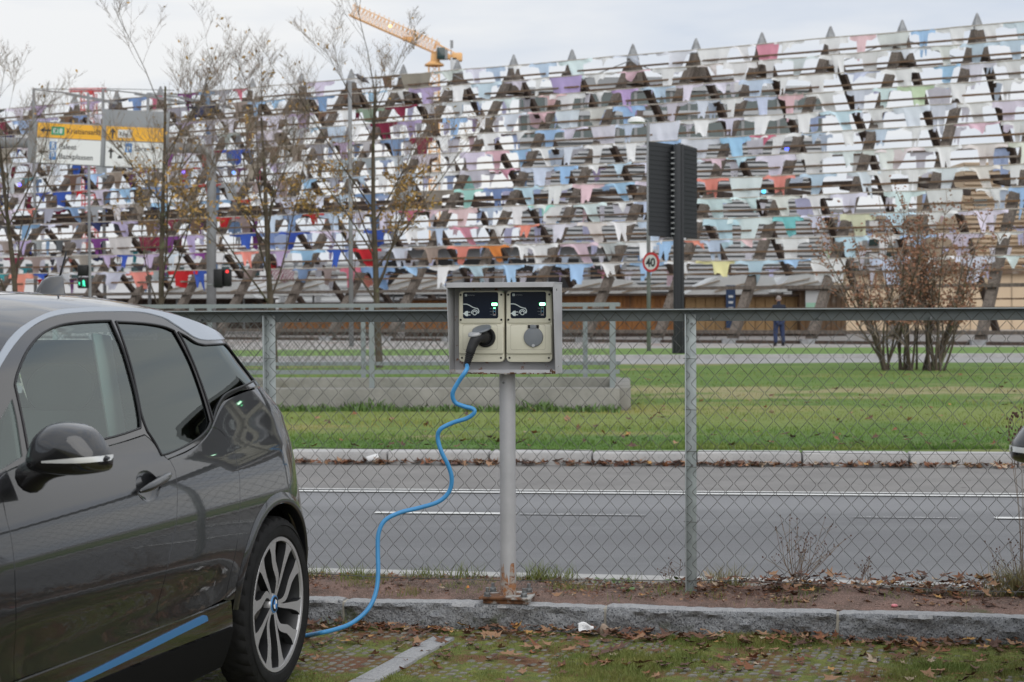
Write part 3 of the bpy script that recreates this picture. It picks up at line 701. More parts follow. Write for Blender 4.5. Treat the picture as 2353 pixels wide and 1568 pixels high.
# two wall boxes
ux=[-.1095,.1195]; UW=.219; z0=Hb+.054; UH=.338
def front(u,v,d,cx,y): return (cx+u, y-d, z0+v)
for k,cx in enumerate(ux):
    un=MB(); w=UW/2; 
    un.prism(rrect(-w,.0,w,UH,.022),lambda u,v,d:front(u,v,d,cx,yP-.002),.058)
    body=un.build('charger_unit',M['cream'],ch,bevel=.004)
    yb=yP-.060
    lid=MB().prism(rrect(-w+.004,UH*.545,w-.004,UH-.004,.016),lambda u,v,d:front(u,v,d,cx,yb-.0002),.006).build('upper_lid',M['cream'],body,bevel=.0025)
    # lower bulge with bevelled edges
    lb=MB().prism(rrect(-w+.002,UH*.115,w-.002,UH*.52,.008),lambda u,v,d:front(u,v,d,cx,yb-.0002),.010).build('lower_cover',M['cream'],body,bevel=.006)
    yl=yb-.0063
    for (u,v) in ((-.098,.318),(.098,.318),(-.098,.200),(.098,.200)):
        MB().tube([front(u,v,0,cx,yl),front(u,v,.0012,cx,yl)],.0052,14).build('screw_hole',M['blackp'],body)
    for (u,v) in ((-.094,.020),(.094,.020)):
        MB().tube([front(u,v,0,cx,yb+.001),front(u,v,.0015,cx,yb)],.0048,14).build('screw_hole',M['blackp'],body)
    # thin outlined service plate
    yo=yb-.0103; o1=rrect(-w+.022,.058,w-.030,.178,.010)
    o2=[(x*.985,.118+(y-.118)*.972) for x,y in o1]; mb=MB(); n=len(o1)
    mb.add([front(x,y,.0004,cx,yo) for x,y in o1]+[front(x,y,.0004,cx,yo) for x,y in o2],[(i,(i+1)%n,(i+1)%n+n,i+n) for i in range(n)])
    mb.build('cover_groove',mat('cream_groove',(.36,.345,.27),.6),lb,fix=False)
    # label foil
    lw0,lw1,lh0,lh1=-.087,.083,.206,.331
    lab=MB().prism(rrect(lw0,lh0,lw1,lh1,.010),lambda u,v,d:front(u,v,d,cx,yl),.0006).build('label_panel',M['navy'],body)
    yg=yl-.0009
    def flat(name,poly,m,holes=None,par=lab,d=.0002):
        return MB().add([front(x,y,d,cx,yg) for x,y in poly],[tuple(range(len(poly)))]).build(name,m,par,fix=False)
    def strokep(name,pts,wd,m,par=lab,d=.0003):
        P=[Vector((x,y)) for x,y in pts]; L=[];R=[]
        for i,p in enumerate(P):
            t=(P[min(i+1,len(P)-1)]-P[max(i-1,0)]); t.normalize(); q=Vector((-t.y,t.x))*wd/2; L.append(p+q); R.append(p-q)
        n=len(P); return MB().add([front(x,y,d,cx,yg) for x,y in L+R],[(i,i+1,i+1+n,i+n) for i in range(n-1)]).build(name,m,par,fix=False)
    X=lambda px:lw0+(px-590)/(1485-590)*(lw1-lw0)      # label graphics measured on the foil
    Y=lambda py:lh1-(py-600)/(1300-600)*(lh1-lh0)
    strokep('car_symbol',[tuple(p) for p in spline([(X(592),Y(918)),(X(680),Y(918)),(X(750),Y(945)),(X(840),Y(1000))],5)]+[(X(900),Y(1022)),(X(968),Y(1038)),(X(985),Y(1075)),(X(996),Y(1110)),(X(985),Y(1150)),(X(955),Y(1165))],.0042,M['print'])
    def arc(cx_,cy_,r,a0,a1,n=24): return [(cx_+r*math.cos(RAD(a0+(a1-a0)*k/n)),cy_+r*math.sin(RAD(a0+(a1-a0)*k/n))) for k in range(n+1)]
    strokep('wheel_symbol',arc(X(888),Y(1155),.0088,0,360,30),.0036,M['print'])
    strokep('arch_symbol',arc(X(888),Y(1155),.0152,190,-10),.0036,M['print'])
    flat('plug_symbol',[(X(592),Y(1155)),(X(625),Y(1150)),(X(640),Y(1125)),(X(670),Y(1100)),(X(720),Y(1097)),(X(720),Y(1237)),(X(670),Y(1235)),(X(640),Y(1210)),(X(625),Y(1185)),(X(592),Y(1178))],M['print'])
    for py in (1130,1205): strokep('plug_pin',[(X(718),Y(py)),(X(780),Y(py))],.0034,M['print'])
    flat('logo_square',[(X(642),Y(650)),(X(697),Y(650)),(X(697),Y(710)),(X(642),Y(710))],M['print'])
    strokep('logo_curl',[(x,y) for x,y in arc(X(676),Y(680),.0030,60,280,10)],.0014,M['navy'],d=.0005)
    RT=Matrix.Translation(front(X(708),Y(697),.0003,cx,yg))@Matrix.Rotation(RAD(90),4,'X')
    text_mesh('CIRCONTROL',.0072,M['print_dim'],lab,RT,xs=.78)
    def tx(s,px,py,sz,m_): return text_mesh(s,sz,m_,lab,Matrix.Translation(front(X(px),Y(py),.0003,cx,yg))@Matrix.Rotation(RAD(90),4,'X'),align='RIGHT')
    tx('Ready',1335,1040,.0048,M['print_dim']); tx('Charge',1340,1122,.0048,M['print_dim']); tx('Fault',1335,1205,.0048,M['print_dim'])
    ol=rrect(X(1358),Y(1222),X(1422),Y(998),.002,3); strokep('indicator_frame',ol+[ol[0]],.0009,M['print'])
    lit = k==0
    flat('ready_mark',[(X(1365),Y(1014)),(X(1415),Y(1014)),(X(1415),Y(1038)),(X(1365),Y(1038))],M['led'] if lit else M['green_p'],d=.0004)
    flat('charge_mark',[(X(1370),Y(1103)),(X(1410),Y(1103)),(X(1410),Y(1118)),(X(1370),Y(1118))],M['blue_p'])
    flat('fault_mark',[(X(1370),Y(1187)),(X(1412),Y(1187)),(X(1412),Y(1203)),(X(1370),Y(1203))],M['red_p'])
    l=MB().prism(rrect(X(1318),Y(962),X(1465),Y(888),.004),lambda u,v,d:front(u,v,d,cx,yg+.0002),.0012).build('status_lamp',M['led'],lab,bevel=.0004)
    MB().prism(rrect(X(1330),Y(952),X(1453),Y(898),.003),lambda u,v,d:front(u,v,d,cx,yg-.0011),.0004).build('lamp_glow',M['led_core'],l)
    # socket
    su=.019+.004; sv=.118; ys=yo
    if k==1:
        f_=MB(); f_.lathe([(.0,.0),(.046,.0),(.0465,-.004),(.044,-.009),(.036,-.0105),(0,-.0105)],40,Matrix.Translation((cx+su,ys,z0+sv))@Matrix.Rotation(RAD(-90),4,'X'))
        fo=f_.build('socket_flap',M['flap'],body,smooth=True,angle=RAD(35))
        MB().box((cx+su,ys-.006,z0+sv+.047),(.030,.009,.022)).build('flap_hinge',M['flap'],fo,bevel=.002)
        for s in (-1,1): MB().box((cx+su+s*.021,ys-.005,z0+sv+.050),(.010,.009,.014)).build('hinge_block',M['blackp'],fo,bevel=.001)
        MB().lathe([(0,0),(.008,0),(.006,-.003),(0,-.003)],16,Matrix.Translation((cx+su,ys-.0095,z0+sv-.040))@Matrix.Rotation(RAD(-90),4,'X')).build('flap_tab',M['plug_grey'],fo)
    else:
        rg=MB(); rg.lathe([(.0,-.001),(.030,-.001),(.032,-.010),(.040,-.012),(.047,-.010),(.048,0)],40,Matrix.Translation((cx+su,ys,z0+sv))@Matrix.Rotation(RAD(-90),4,'X'))
        ro=rg.build('socket_ring',M['blackp'],body,smooth=True,angle=RAD(35))
        for s in (-1,1): MB().box((cx+su+s*.021-.004,ys-.006,z0+sv+.050),(.012,.009,.008)).build('hinge_block',M['blackp'],ro,bevel=.001)
        # flap swung up, resting on the plug
        T=Matrix.Translation((cx+su-.008,ys-.052,z0+sv+.036))@Matrix.Rotation(RAD(-10),4,'Y')@Matrix.Rotation(RAD(-70+90),4,'X')
        fo=MB().lathe([(0,0),(.045,0),(.0465,.004),(.044,.0085),(.036,.010),(0,.010)],40,T).build('socket_flap',M['flap'],body,smooth=True,angle=RAD(35))
        MB().box((cx+su,ys-.012,z0+sv+.048),(.028,.02,.008)).build('flap_hinge',M['flap'],fo,bevel=.002)
        PL=(cx+su,ys,z0+sv)
# ================================================================ plug and blue cable
plug=thing('charging_plug','black charging plug pushed into the left socket','plug',ch.matrix_world @ Vector((0,0,0)) if False else base,-PH)
px_,py_,pz_=PL
MB().tube([(px_,py_+.0,pz_),(px_-.002,py_-.03,pz_-.001)],.031,28).build('plug_face',M['blackp'],plug,smooth=True,angle=RAD(40))
body_pts=spline([(px_-.001,py_-.02,pz_),(px_-.012,py_-.050,pz_+.006),(px_-.030,py_-.078,pz_-.006),(px_-.046,py_-.090,pz_-.038),(px_-.056,py_-.094,pz_-.070)],6)
rr=[.029,.029,.029,.029,.0285,.0285,.028,.028,.0275,.027,.0265,.026,.026,.0255,.025,.0245,.024,.0235,.023,.0225,.0225,.022,.022,.0215,.021]
MB().tube(body_pts,rr[:len(body_pts)],26).build('plug_grip',M['plug'],plug,smooth=True,angle=RAD(50))
MB().lathe([(.0,-.002),(.031,-.002),(.033,.004),(.029,.013),(0,.014)],28,Matrix.Translation((px_-.036,py_-.078,pz_+.012))@Matrix.Rotation(RAD(14),4,'X')@Matrix.Rotation(RAD(-8),4,'Y')).build('plug_collar',M['plug_grey'],plug,smooth=True,angle=RAD(40))
e0=Vector(body_pts[-1]); dr=(Vector(body_pts[-1])-Vector(body_pts[-3])).normalized(); dr=(dr+Vector((-.14,.02,-.6))).normalized()
sl=MB(); pts=[];rads=[]
for k in range(33):
    t=k/32; pts.append(e0+dr*(.070*t)); rads.append((.0225-.0075*t)*(1.0 if k%4<2 else .84))
bo=MB().tube(pts,rads,22).build('strain_relief',M['plug'],plug,angle=RAD(30),smooth=True)
rm=ch.matrix_world
bpy.context.view_layer.update()
W0=plug.matrix_world
start=W0@(e0+dr*.062); st2=W0@(e0+dr*.10)
YC=8.22
def ypl(px,py,Y): return at(px,py,Y)
cp=[start]
for (x,y,Y) in ((1072,850,8.20),(1052,880,8.20),(1040,905,8.21),(1046,925,8.22),(1066,934,8.22),(1087,940,8.22),(1089,950,8.22),(1072,962,8.23),(1040,972,8.24),(1012,987,8.24),(1006,1008,8.25),(1015,1040,8.25),(1030,1070,8.26),(1038,1100,8.27),(1032,1130,8.28),(1008,1153,8.28),(965,1167,8.28),(920,1178,8.27),(885,1196,8.26),(870,1225,8.25),(868,1265,8.24),(869,1310,8.22),(866,1350,8.20),(855,1385,8.17),(835,1412,8.14),(805,1434,8.10),(770,1447,8.03),(735,1455,7.97)):
    cp.append(ypl(x,y,Y))
e1=ground(702,1461,.014); cp.append(e1); cp+= [e1+Vector((-.12,-.03,-.002)),e1+Vector((-.45,.10,-.002)),e1+Vector((-.85,.05,-.002)),e1+Vector((-1.1,-.1,.0)),e1+Vector((-1.25,-.3,.25)),e1+Vector((-1.22,-.42,.6)),e1+Vector((-1.15,-.5,.8))]
cs=spline(cp,6); cs=[Vector((p.x,p.y,max(p.z,.012))) for p in cs]
cab=MB().tube(cs,.0102,14).build('charging_cable',M['cable'],None,smooth=True)
tag(cab,'bright blue charging cable hanging in loops from the charger to the parked car','cable')
# ================================================================ parked electric hatchback
M['paint_g']=mat('dark_grey_metallic_paint',(.0095,.0098,.011),.40,.15,coat=1,col2=(.012,.0125,.015),scale=900,detail=1,spec=.25); M['paint_g'].node_tree.nodes['Principled BSDF'].inputs['Coat IOR'].default_value=1.62
M['paint_s']=mat('frozen_silver_paint',(.38,.42,.48),.35,.25,coat=.5)
M['gloss']=mat('piano_black_trim',(.014,.013,.014),.12,0,coat=.8,spec=.6)
M['trim']=mat('window_seal_rubber',(.012,.012,.014),.5)
M['roofm']=mat('dark_roof_panel',(.035,.035,.036),.22,.3,coat=1)
M['matb']=mat('matt_black_underbody',(.005,.005,.005),.85,spec=.15)
M['bluet']=mat('blue_sill_trim',(.06,.22,.48),.38,.2)
M['glass_f']=glass_mat('side_glass',(.72,.86,.81),.9,2.0); M['glass_r']=glass_mat('privacy_glass',(.08,.08,.085),.9,1.85); 
M['tyre']=mat('tyre_rubber',(.008,.008,.0085),.75,0,spec=.25,col2=(.014,.014,.014),scale=25,bump=.0006,bscale=300)
M['rim_s']=mat('machined_alloy',(.52,.52,.53),.36,.6); M['rim_d']=mat('dark_alloy',(.035,.036,.038),.4,.5)
M['seat']=mat('grey_seat_fabric',(.26,.28,.28),.8); M['seat_l']=mat('pale_seat_trim',(.72,.76,.74),.8); M['chromeish']=mat('satin_silver_strip',(.80,.81,.83),.25,.3)
AXC=RAD(14.3); CAR_O=Vector((-1.7595+.0,7.2924,0))
_wc=at(640,1388,7.08); CAR_O=Vector((_wc.x-.86*math.cos(AXC), 7.08+.86*math.sin(AXC), 0))
# car frame: +x to the car's nose, +y to its left side, +z up
CAR_RZ=-AXC-math.pi/2
WX_=[.15,.25,.35,.5,.65,.8,.9,.98,1.05,1.2,1.35,1.45,1.6]; WY_=[.80,.84,.865,.885,.888,.88,.862,.835,.80,.745,.685,.64,.56]
URX=[.2,.5,.6,.7,.8,.9,1.0,1.1,1.2,1.3,1.4,1.5]; URY=[-.13,-.13,-.115,-.08,-.05,-.06,-.09,-.12,.0,.115,.19,.29]
_ws=np.linspace(.1,1.65,312)
def _sm(x,y,k=11):
    a=np.interp(_ws,x,y); p=np.pad(a,(k,k),mode='edge'); ker=np.hanning(2*k+1); ker/=ker.sum(); return np.convolve(p,ker,'valid')
_W=_sm(WX_,WY_,11); _U=_sm(URX,URY,11)
def cu_r(w): return float(np.interp(w,_ws,_U))
def cv(u,w):
    a=float(np.interp(w,_ws,_W)); ur=cu_r(w)
    if u<ur: a-=.8*(ur-u)**2
    if u>2.6: a-=.45*(u-2.6)**2
    # shallow feature: hollow of the doors above the sill
    a-= .012*math.exp(-((w-.52)/.08)**2)*max(0,min(1,(u-.35)/.3))*max(0,min(1,(2.3-u)/.3))
    return a
def cnorm(u,w):
    e=.012; du=(cv(u+e,w)-cv(u-e,w))/(2*e); dw=(cv(u,w+e)-cv(u,w-e))/(2*e)
    return Vector((-du,1,-dw)).normalized()
def inside(p,poly):
    x,y=p; c=False; n=len(poly); j=n-1
    for i in range(n):
        xi,yi=poly[i]; xj,yj=poly[j]
        if (yi>y)!=(yj>y) and x<(xj-xi)*(y-yi)/(yj-yi)+xi: c=not c
        j=i
    return c
def smooth_poly(pts):           # points; a third item marks a corner; runs between corners are splined
    P=[(p[0],p[1]) for p in pts]; K=[i for i,p in enumerate(pts) if len(p)>2]
    if not K: return [tuple(q) for q in spline(P,5,closed=True)]
    out=[]; n=len(P)
    for a,b in zip(K,K[1:]+[K[0]+n]):
        run=[P[i%n] for i in range(a,b+1)]
        out+= [tuple(q) for q in spline(run,5)][:-1] if len(run)>2 else [tuple(Vector(run[0]).lerp(Vector(run[1]),t/8)) for t in range(8)]
    return out
def inset(poly,d):
    n=len(poly); A=sum(poly[i][0]*poly[(i+1)%n][1]-poly[(i+1)%n][0]*poly[i][1] for i in range(n)); s=1 if A>0 else -1; out=[]
    for i in range(n):
        p=Vector(poly[i-1]);c=Vector(poly[i]);q=Vector(poly[(i+1)%n]); t1=(c-p); t2=(q-c)
        if t1.length<1e-9 or t2.length<1e-9: out.append(tuple(c)); continue
        t1.normalize(); t2.normalize(); nn=Vector((-t1.y-t2.y,t1.x+t2.x))
        if nn.length<.3: out.append(tuple(c)); continue
        nn.normalize(); k=min(1.6,1/max(.5,nn.dot(Vector((-t1.y,t1.x))))); out.append(tuple(c+nn*s*d*k))
    return out
def panel(name,pts,m,parent,off=0.0,gap=.0020,depth=.014,grid=.035,holes=(),raw=False,sides=(1,-1),fn=None,rim=True):
    poly=pts if raw else smooth_poly(pts)
    poly=inset(poly,gap) if gap else poly
    dense=[]                                      # keep edges short enough to follow the curvature
    for i,p in enumerate(poly):
        q=poly[(i+1)%len(poly)]; L=math.dist(p,q); k=max(1,int(L/.03))
        for t in range(k): dense.append((p[0]+(q[0]-p[0])*t/k,p[1]+(q[1]-p[1])*t/k))
    poly=dense
    H=[inset(h,-.0) for h in holes]
    vs=[Vector(p) for p in poly]; es=[(i,(i+1)%len(poly)) for i in range(len(poly))]
    for h in H:
        b=len(vs); vs+=[Vector(p) for p in h]; es+=[(b+i,b+(i+1)%len(h)) for i in range(len(h))]
    nb=len(vs)
    xs=[p[0] for p in poly]; ys=[p[1] for p in poly]; g=grid; x=min(xs)+g*.5; segs=[]
    bv=np.array([tuple(p) for p in vs[:nb]])
    r=0
    while x<max(xs):
        y=min(ys)+g*(.5 if r%2 else .0)
        while y<max(ys):
            if inside((x,y),poly) and not any(inside((x,y),h) for h in H) and np.min((bv[:,0]-x)**2+(bv[:,1]-y)**2)>(g*.45)**2: vs.append(Vector((x,y)))
            y+=g
        x+=g*.87; r+=1
    ov,oe,of,*_=delaunay_2d_cdt(vs,es,[],0,1e-6)
    f=fn or (lambda u,w:(Vector((u,cv(u,w),w)),cnorm(u,w)))
    tri=[]
    for t in of:
        c=((ov[t[0]][0]+ov[t[1]][0]+ov[t[2]][0])/3,(ov[t[0]][1]+ov[t[1]][1]+ov[t[2]][1])/3)
        if inside(c,poly) and not any(inside(c,h) for h in H): tri.append(tuple(t))
    res=[]
    for s in sides:
        P=[];N=[]
        for q in ov:
            p,n=f(q[0],q[1]); p=p+n*off; P.append(Vector((p.x,p.y*s,p.z))); N.append(Vector((n.x,n.y*s,n.z)))
        F=[]
        for t in tri:
            a,b,c=(P[i] for i in t); fnrm=(b-a).cross(c-a)
            F.append(t if fnrm.dot(N[t[0]])>0 else (t[0],t[2],t[1]))
        nf=len(F)
        if rim:                                    # turned-in edge
            from collections import Counter
            ec=Counter(); 
            for t in F:
                for a,b in ((t[0],t[1]),(t[1],t[2]),(t[2],t[0])): ec[(min(a,b),max(a,b))]+=1
            for t in list(F):
                for a,b in ((t[0],t[1]),(t[1],t[2]),(t[2],t[0])):
                    if ec[(min(a,b),max(a,b))]==1:
                        k=len(P); na,nb_=N[a],N[b]; mid=(P[b]-P[a]).cross((na+nb_)/2)
                        if mid.length<1e-9: continue
                        mid.normalize()
                        P+= [P[a].copy(),P[b].copy(),P[b]-nb_*depth,P[a]-na*depth]; N+=[na,nb_,na,nb_]; F.append((k+1,k,k+3,k+2))
        me=bpy.data.meshes.new(name); me.from_pydata([tuple(p) for p in P],[],F); me.materials.append(m)
        me.shade_smooth(); me.normals_split_custom_set_from_vertices([tuple(n) for n in N])
        res.append(add(name,me,parent))
    return res
car=thing('parked_car','dark grey hatchback at the left with blue sill strip, plugged in by the blue cable','car',CAR_O,CAR_RZ,'grey electric cars parked at the chargers')

silver_up=[(2.36,1.03),(2.2,1.14),(2.05,1.235),(1.9,1.325),(1.758,1.398),(1.668,1.44),(1.538,1.481),(1.33,1.521),(1.113,1.532),(.913,1.534),(.693,1.53),(.528,1.52),(.313,1.489),(.135,1.454),(-.007,1.429),(-.07,1.412)]
silver_lo=[(-.07,1.402),(.1,1.403),(.25,1.406),(.327,1.418),(.382,1.44),(.455,1.471),(.518,1.494),(.655,1.513),(.822,1.518),(1.13,1.516),(1.348,1.502),(1.515,1.468),(1.643,1.424),(1.777,1.362),(1.92,1.283),(2.1,1.165),(2.33,1.005)]
c=lambda p:(p[0],p[1],1)
panel('roof_strip',[c(silver_up[0])]+silver_up[1:-1]+[c(silver_up[-1]),c(silver_lo[0])]+silver_lo[1:-1]+[c(silver_lo[-1])],M['paint_s'],car,off=.004,gap=.001)
fwin=[(1.80,1.10,1),(1.301,1.104),(1.035,1.121,1),(1.015,1.154),(.983,1.236),(.965,1.31),(.950,1.389),(.949,1.449),(.946,1.488,1),(1.162,1.485),(1.328,1.474),(1.47,1.446),(1.60,1.395),(1.70,1.335),(1.742,1.30,1),(1.77,1.20)]
qlight=[(1.84,1.09,1),(1.80,1.20),(1.785,1.26,1),(1.90,1.20),(2.05,1.11),(2.16,1.04,1),(2.0,1.06)]
rwin=[(.91,1.484,1),(.699,1.476),(.555,1.463),(.478,1.446,1),(.462,1.399),(.445,1.312),(.449,1.216),(.458,1.147),(.467,1.105,1),(.516,1.081),(.613,1.056),(.756,1.036),(.887,1.024),(.957,1.022,1),(.962,1.052),(.974,1.078),(.992,1.105,1),(.995,1.16),(.970,1.236),(.945,1.31),(.927,1.389),(.918,1.44)]
qwin=[(.448,1.440,1),(.395,1.424),(.33,1.398),(.26,1.388,1),(.026,1.388,1),(-.025,1.360),(-.10,1.287),(-.125,1.236,1),(.037,1.222),(.195,1.205),(.28,1.188),(.364,1.154),(.438,1.110,1),(.428,1.199),(.425,1.290),(.432,1.387)]
W1=smooth_poly(fwin);W2=smooth_poly(rwin);W3=smooth_poly(qwin);W4=smooth_poly(qlight)
panel('door_window',W1,M['glass_f'],car,off=-.004,gap=.0,raw=True,rim=False)
panel('rear_window',W2,M['glass_r'],car,off=-.004,gap=.0,raw=True,rim=False)
panel('quarter_window',W3,M['glass_r'],car,off=-.003,gap=.0,raw=True,rim=False)
panel('quarter_light',W4,M['glass_f'],car,off=-.004,gap=.0,raw=True,rim=False)
frame=[c(silver_lo[0])]+silver_lo[1:-1]+[c(silver_lo[-1]),(2.30,.985,1),(2.05,1.03),(1.86,1.068),(1.301,1.082),(1.02,1.098,1),(.985,1.075),(.95,1.03),(.925,1.008,1),(.887,1.010),(.756,1.020),(.613,1.040),(.516,1.066),(.462,1.088,1),(.364,1.140),(.28,1.173),(.195,1.190),(.037,1.208),(-.16,1.214,1),(-.135,1.287),(-.09,1.345)]
panel('window_frame',frame,M['gloss'],car,off=.0,gap=.0008,holes=[W1,W2,W3,W4],depth=.02)
for nm,w in (('window_seal',W1),('window_seal',W2),('window_seal',W3)):
    for s in (1,-1):
        mb=MB(); loop=w+[w[0]]; mb.tube([(u,(cv(u,h)+.0012)*s,h) for u,h in loop],.0042,5,cap=False); mb.build(nm,M['trim'],car,fix=False)
# division between door window and rear window: door gap
shM=[(.911,1.003),(.903,.968),(.907,.951),(.95,.86),(.99,.779),(1.058,.674),(1.103,.573),(1.124,.507),(1.108,.452)]
shR=[(.460,1.086),(.397,1.063),(.369,1.006),(.380,.927),(.393,.880),(.415,.828),(.455,.704),(.506,.582),(.558,.462)]
shF=[(2.021,1.037),(2.05,.939),(2.052,.872),(2.059,.783),(2.065,.665),(2.062,.55),(2.056,.465)]
fdoor=[c((2.021,1.037))]+shF[1:-1]+[c(shF[-1]),(1.6,.455),(1.35,.452),c(shM[-1])]+shM[-2:0:-1]+[c(shM[0]),(.925,1.006),(.95,1.028),(.985,1.073),(1.02,1.096,1),(1.301,1.080),(1.86,1.066)]
rdoor=[c(shM[0])]+shM[1:-1]+[c(shM[-1]),(.83,.448),c(shR[-1])]+shR[-2:0:-1]+[c(shR[0]),(.516,1.064),(.613,1.038),(.756,1.018),(.887,1.008)]
hp=[(1.225,.935),(1.19,.975),(1.12,.985),(1.07,.965),(1.045,.93),(1.07,.905),(1.10,.888),(1.165,.885),(1.215,.90)]
hb=smooth_poly(hp)
panel('front_door',fdoor,M['paint_g'],car,holes=[hb])
panel('rear_door',rdoor,M['paint_g'],car)
# handle bowl and bar
def bowl(u,w):
    du=(u-1.135)/.095; dw=(w-.935)/.053; r=min(1,math.sqrt(du*du+dw*dw)); d=.030*(1-r**3)
    return (Vector((u,cv(u,w)-d,w)), (cnorm(u,w)+Vector((du*.5,0,dw*.7))*r*r*-.8).normalized())
panel('handle_bowl',hb,M['paint_g'],car,raw=True,gap=0,rim=False,fn=bowl,grid=.014)
for s in (1,-1):
    mb=MB(); hpts=spline([(1.235,.925),(1.19,.932),(1.10,.945),(1.02,.956),(.975,.960)],5)
    m_=len(hpts); rr_=[.0145*min(1,(.35+2.2*min(q,m_-1-q)/m_)) for q in range(m_)]
    mb.tube([(q[0],(cv(q[0],q[1])+.014+.014*math.sin(math.pi*k/(m_-1)))*s,q[1]) for k,q in enumerate(hpts)],rr_,14); mb.build('door_handle',M['paint_g'],car,smooth=True)
ARC=(.035,.345); AR=.415
def arcpts(cx,r,a0,a1,n=20,cz=ARC[1]): return [(cx+r*math.cos(RAD(a0+(a1-a0)*k/n)),cz+r*math.sin(RAD(a0+(a1-a0)*k/n))) for k in range(n+1)]
ap=arcpts(ARC[0],AR,14,188)
ue=lambda w:cu_r(w)-.5
rearE=[(ue(w)+.003,w) for w in (.30,.45,.6,.75,.9,1.0,1.1,1.19)]
quart=[c(shR[0])]+shR[1:-1]+[c(shR[-1]),c((.52,.448)),c(ap[0])]+ap[1:-1]+[c(ap[-1]),c(rearE[0])]+rearE[1:-1]+[c(rearE[-1]),(-.30,1.205),c((-.155,1.206)),(.037,1.200),(.195,1.182),(.28,1.165),(.364,1.132)]
panel('rear_quarter',quart,M['paint_g'],car,depth=.045,grid=.03)
tgl=[c((-.158,1.209)),(-.30,1.208),c((ue(1.20)+.003,1.20)),(ue(1.28),1.28),(ue(1.34),1.34),c((ue(1.40)+.002,1.40)),c((-.075,1.402)),(-.09,1.36),(-.13,1.29)]
panel('hatch_glass_side',tgl,M['glass_r'],car,rim=False)
# flared edge of the wheel arches
for cx in (ARC[0],2.57):
    for s in (1,-1):
        mb=MB(); A=arcpts(cx,AR,8,186,44)
        def fl(i,k,s=s,A=A,cx=cx):
            u,w=A[int(round(i*(len(A)-1)))]; du,dw=(u-cx),(w-ARC[1]); L=math.hypot(du,dw); du/=L;dw/=L
            prof=[(.040,.0008),(.024,.005),(.006,.008),(-.004,.006),(-.006,-.004),(-.006,-.07)]
            a,b=prof[int(round(k*5))]; uu,ww=u+du*a,w+dw*a
            return (uu,(cv(uu,ww)+b)*s,ww)
        mb.grid(fl,44,5); mb.build('wheel_arch_edge',M['paint_g'],car,smooth=True)
fpa=arcpts(2.57,AR,188,-6,22)
fend=[c(shF[0])]+shF[1:-1]+[c(shF[-1])]+[c((2.16,.46))]+[q for q in fpa if q[1]>.47 and q[0]<2.57][0:]+[q for q in fpa if q[0]>=2.57 and q[1]>.34]+[c((2.985,.32)),c((3.2,.30)),(3.22,.5),(3.2,.66),c((3.14,.80)),(2.95,.90),(2.7,.965),c((2.34,1.0)),c((2.29,.985)),(2.1,1.02)]
panel('front_wing',fend,M['paint_g'],car,depth=.03,grid=.05)
sill=[c((.50,.446)),(.83,.446),(1.11,.449),(1.6,.453),c((2.14,.458)),c((2.165,.40)),c((2.15,.20)),(1.3,.19),c((.47,.20)),c((.455,.33))]
panel('sill',sill,M['gloss'],car,off=-.002,gap=.001)
blue=[(.712,.407,1),(.722,.425),(.745,.433,1),(1.0,.424),(1.267,.413),(1.651,.398),(2.08,.386,1),(2.08,.372,1),(1.689,.379),(1.263,.389),(.95,.400)]
panel('blue_sill_strip',blue,M['bluet'],car,off=.004,gap=0,depth=.008)
panel('lower_sill',[c((.462,.34)),(1.0,.352),(1.5,.356),c((2.14,.356)),c((2.13,.195)),c((.475,.195))],M['matb'],car,off=.006,gap=0,depth=.01)
# roof, windscreen, bonnet
WCU=[p[0] for p in silver_up][::-1]; WCW=[p[1] for p in silver_up][::-1]
WCU=[-.40,-.31,-.2]+WCU+[2.7,2.95,3.14,3.22]; WCW=[1.39,1.40,1.405]+WCW+[.97,.905,.80,.70]
WTU=[-.42,-.31,-.1,.1,.3,.55,.8,1.1,1.4,1.6,1.8,1.95,2.1,2.4,2.7,2.85,3.0,3.15,3.25]; WTW=[1.425,1.455,1.507,1.540,1.565,1.583,1.592,1.595,1.590,1.577,1.547,1.490,1.41,1.23,1.06,1.0,.95,.87,.78]
def wc(u): return float(np.interp(u,WCU,WCW))
def roofp(u,x,dz=0):
    # smooth the edge line a little
    e=.03; a=(wc(u-e)+2*wc(u)+wc(u+e))/4; b=(float(np.interp(u-.05,WTU,WTW))+2*float(np.interp(u,WTU,WTW))+float(np.interp(u+.05,WTU,WTW)))/4
    vc=cv(u,a)+.001; w=a+.001+(b-a)*(1-abs(x)**3.0)
    return Vector((u,vc*x,w+dz))
def top_part(name,u0,u1,m,x0=-1,x1=1,nu=40,nv=30,dz=0,par=car):
    return MB().grid(lambda i,k:roofp(u0+(u1-u0)*i,x0+(x1-x0)*k,dz),nu,nv).build(name,m,par,smooth=True)
for s in (1,-1): top_part('roof_side',-.31,1.95,M['paint_g'],s*.62,s*1.0,60,16)
top_part('roof_panel',-.02,1.93,M['roofm'],-.615,.615,50,20,.001)
top_part('roof_spoiler',-.42,-.026,M['paint_g'],-.615,.615,14,20)
for s in (1,-1): top_part('a_pillar_cover',1.954,2.74,M['paint_g'],s*.88,s*1.0,30,5)
top_part('windscreen',1.954,2.74,M['glass_f'],-.876,.876,30,24)
top_part('bonnet',2.748,3.22,M['gloss'],-1,1,20,30)
rv=[]
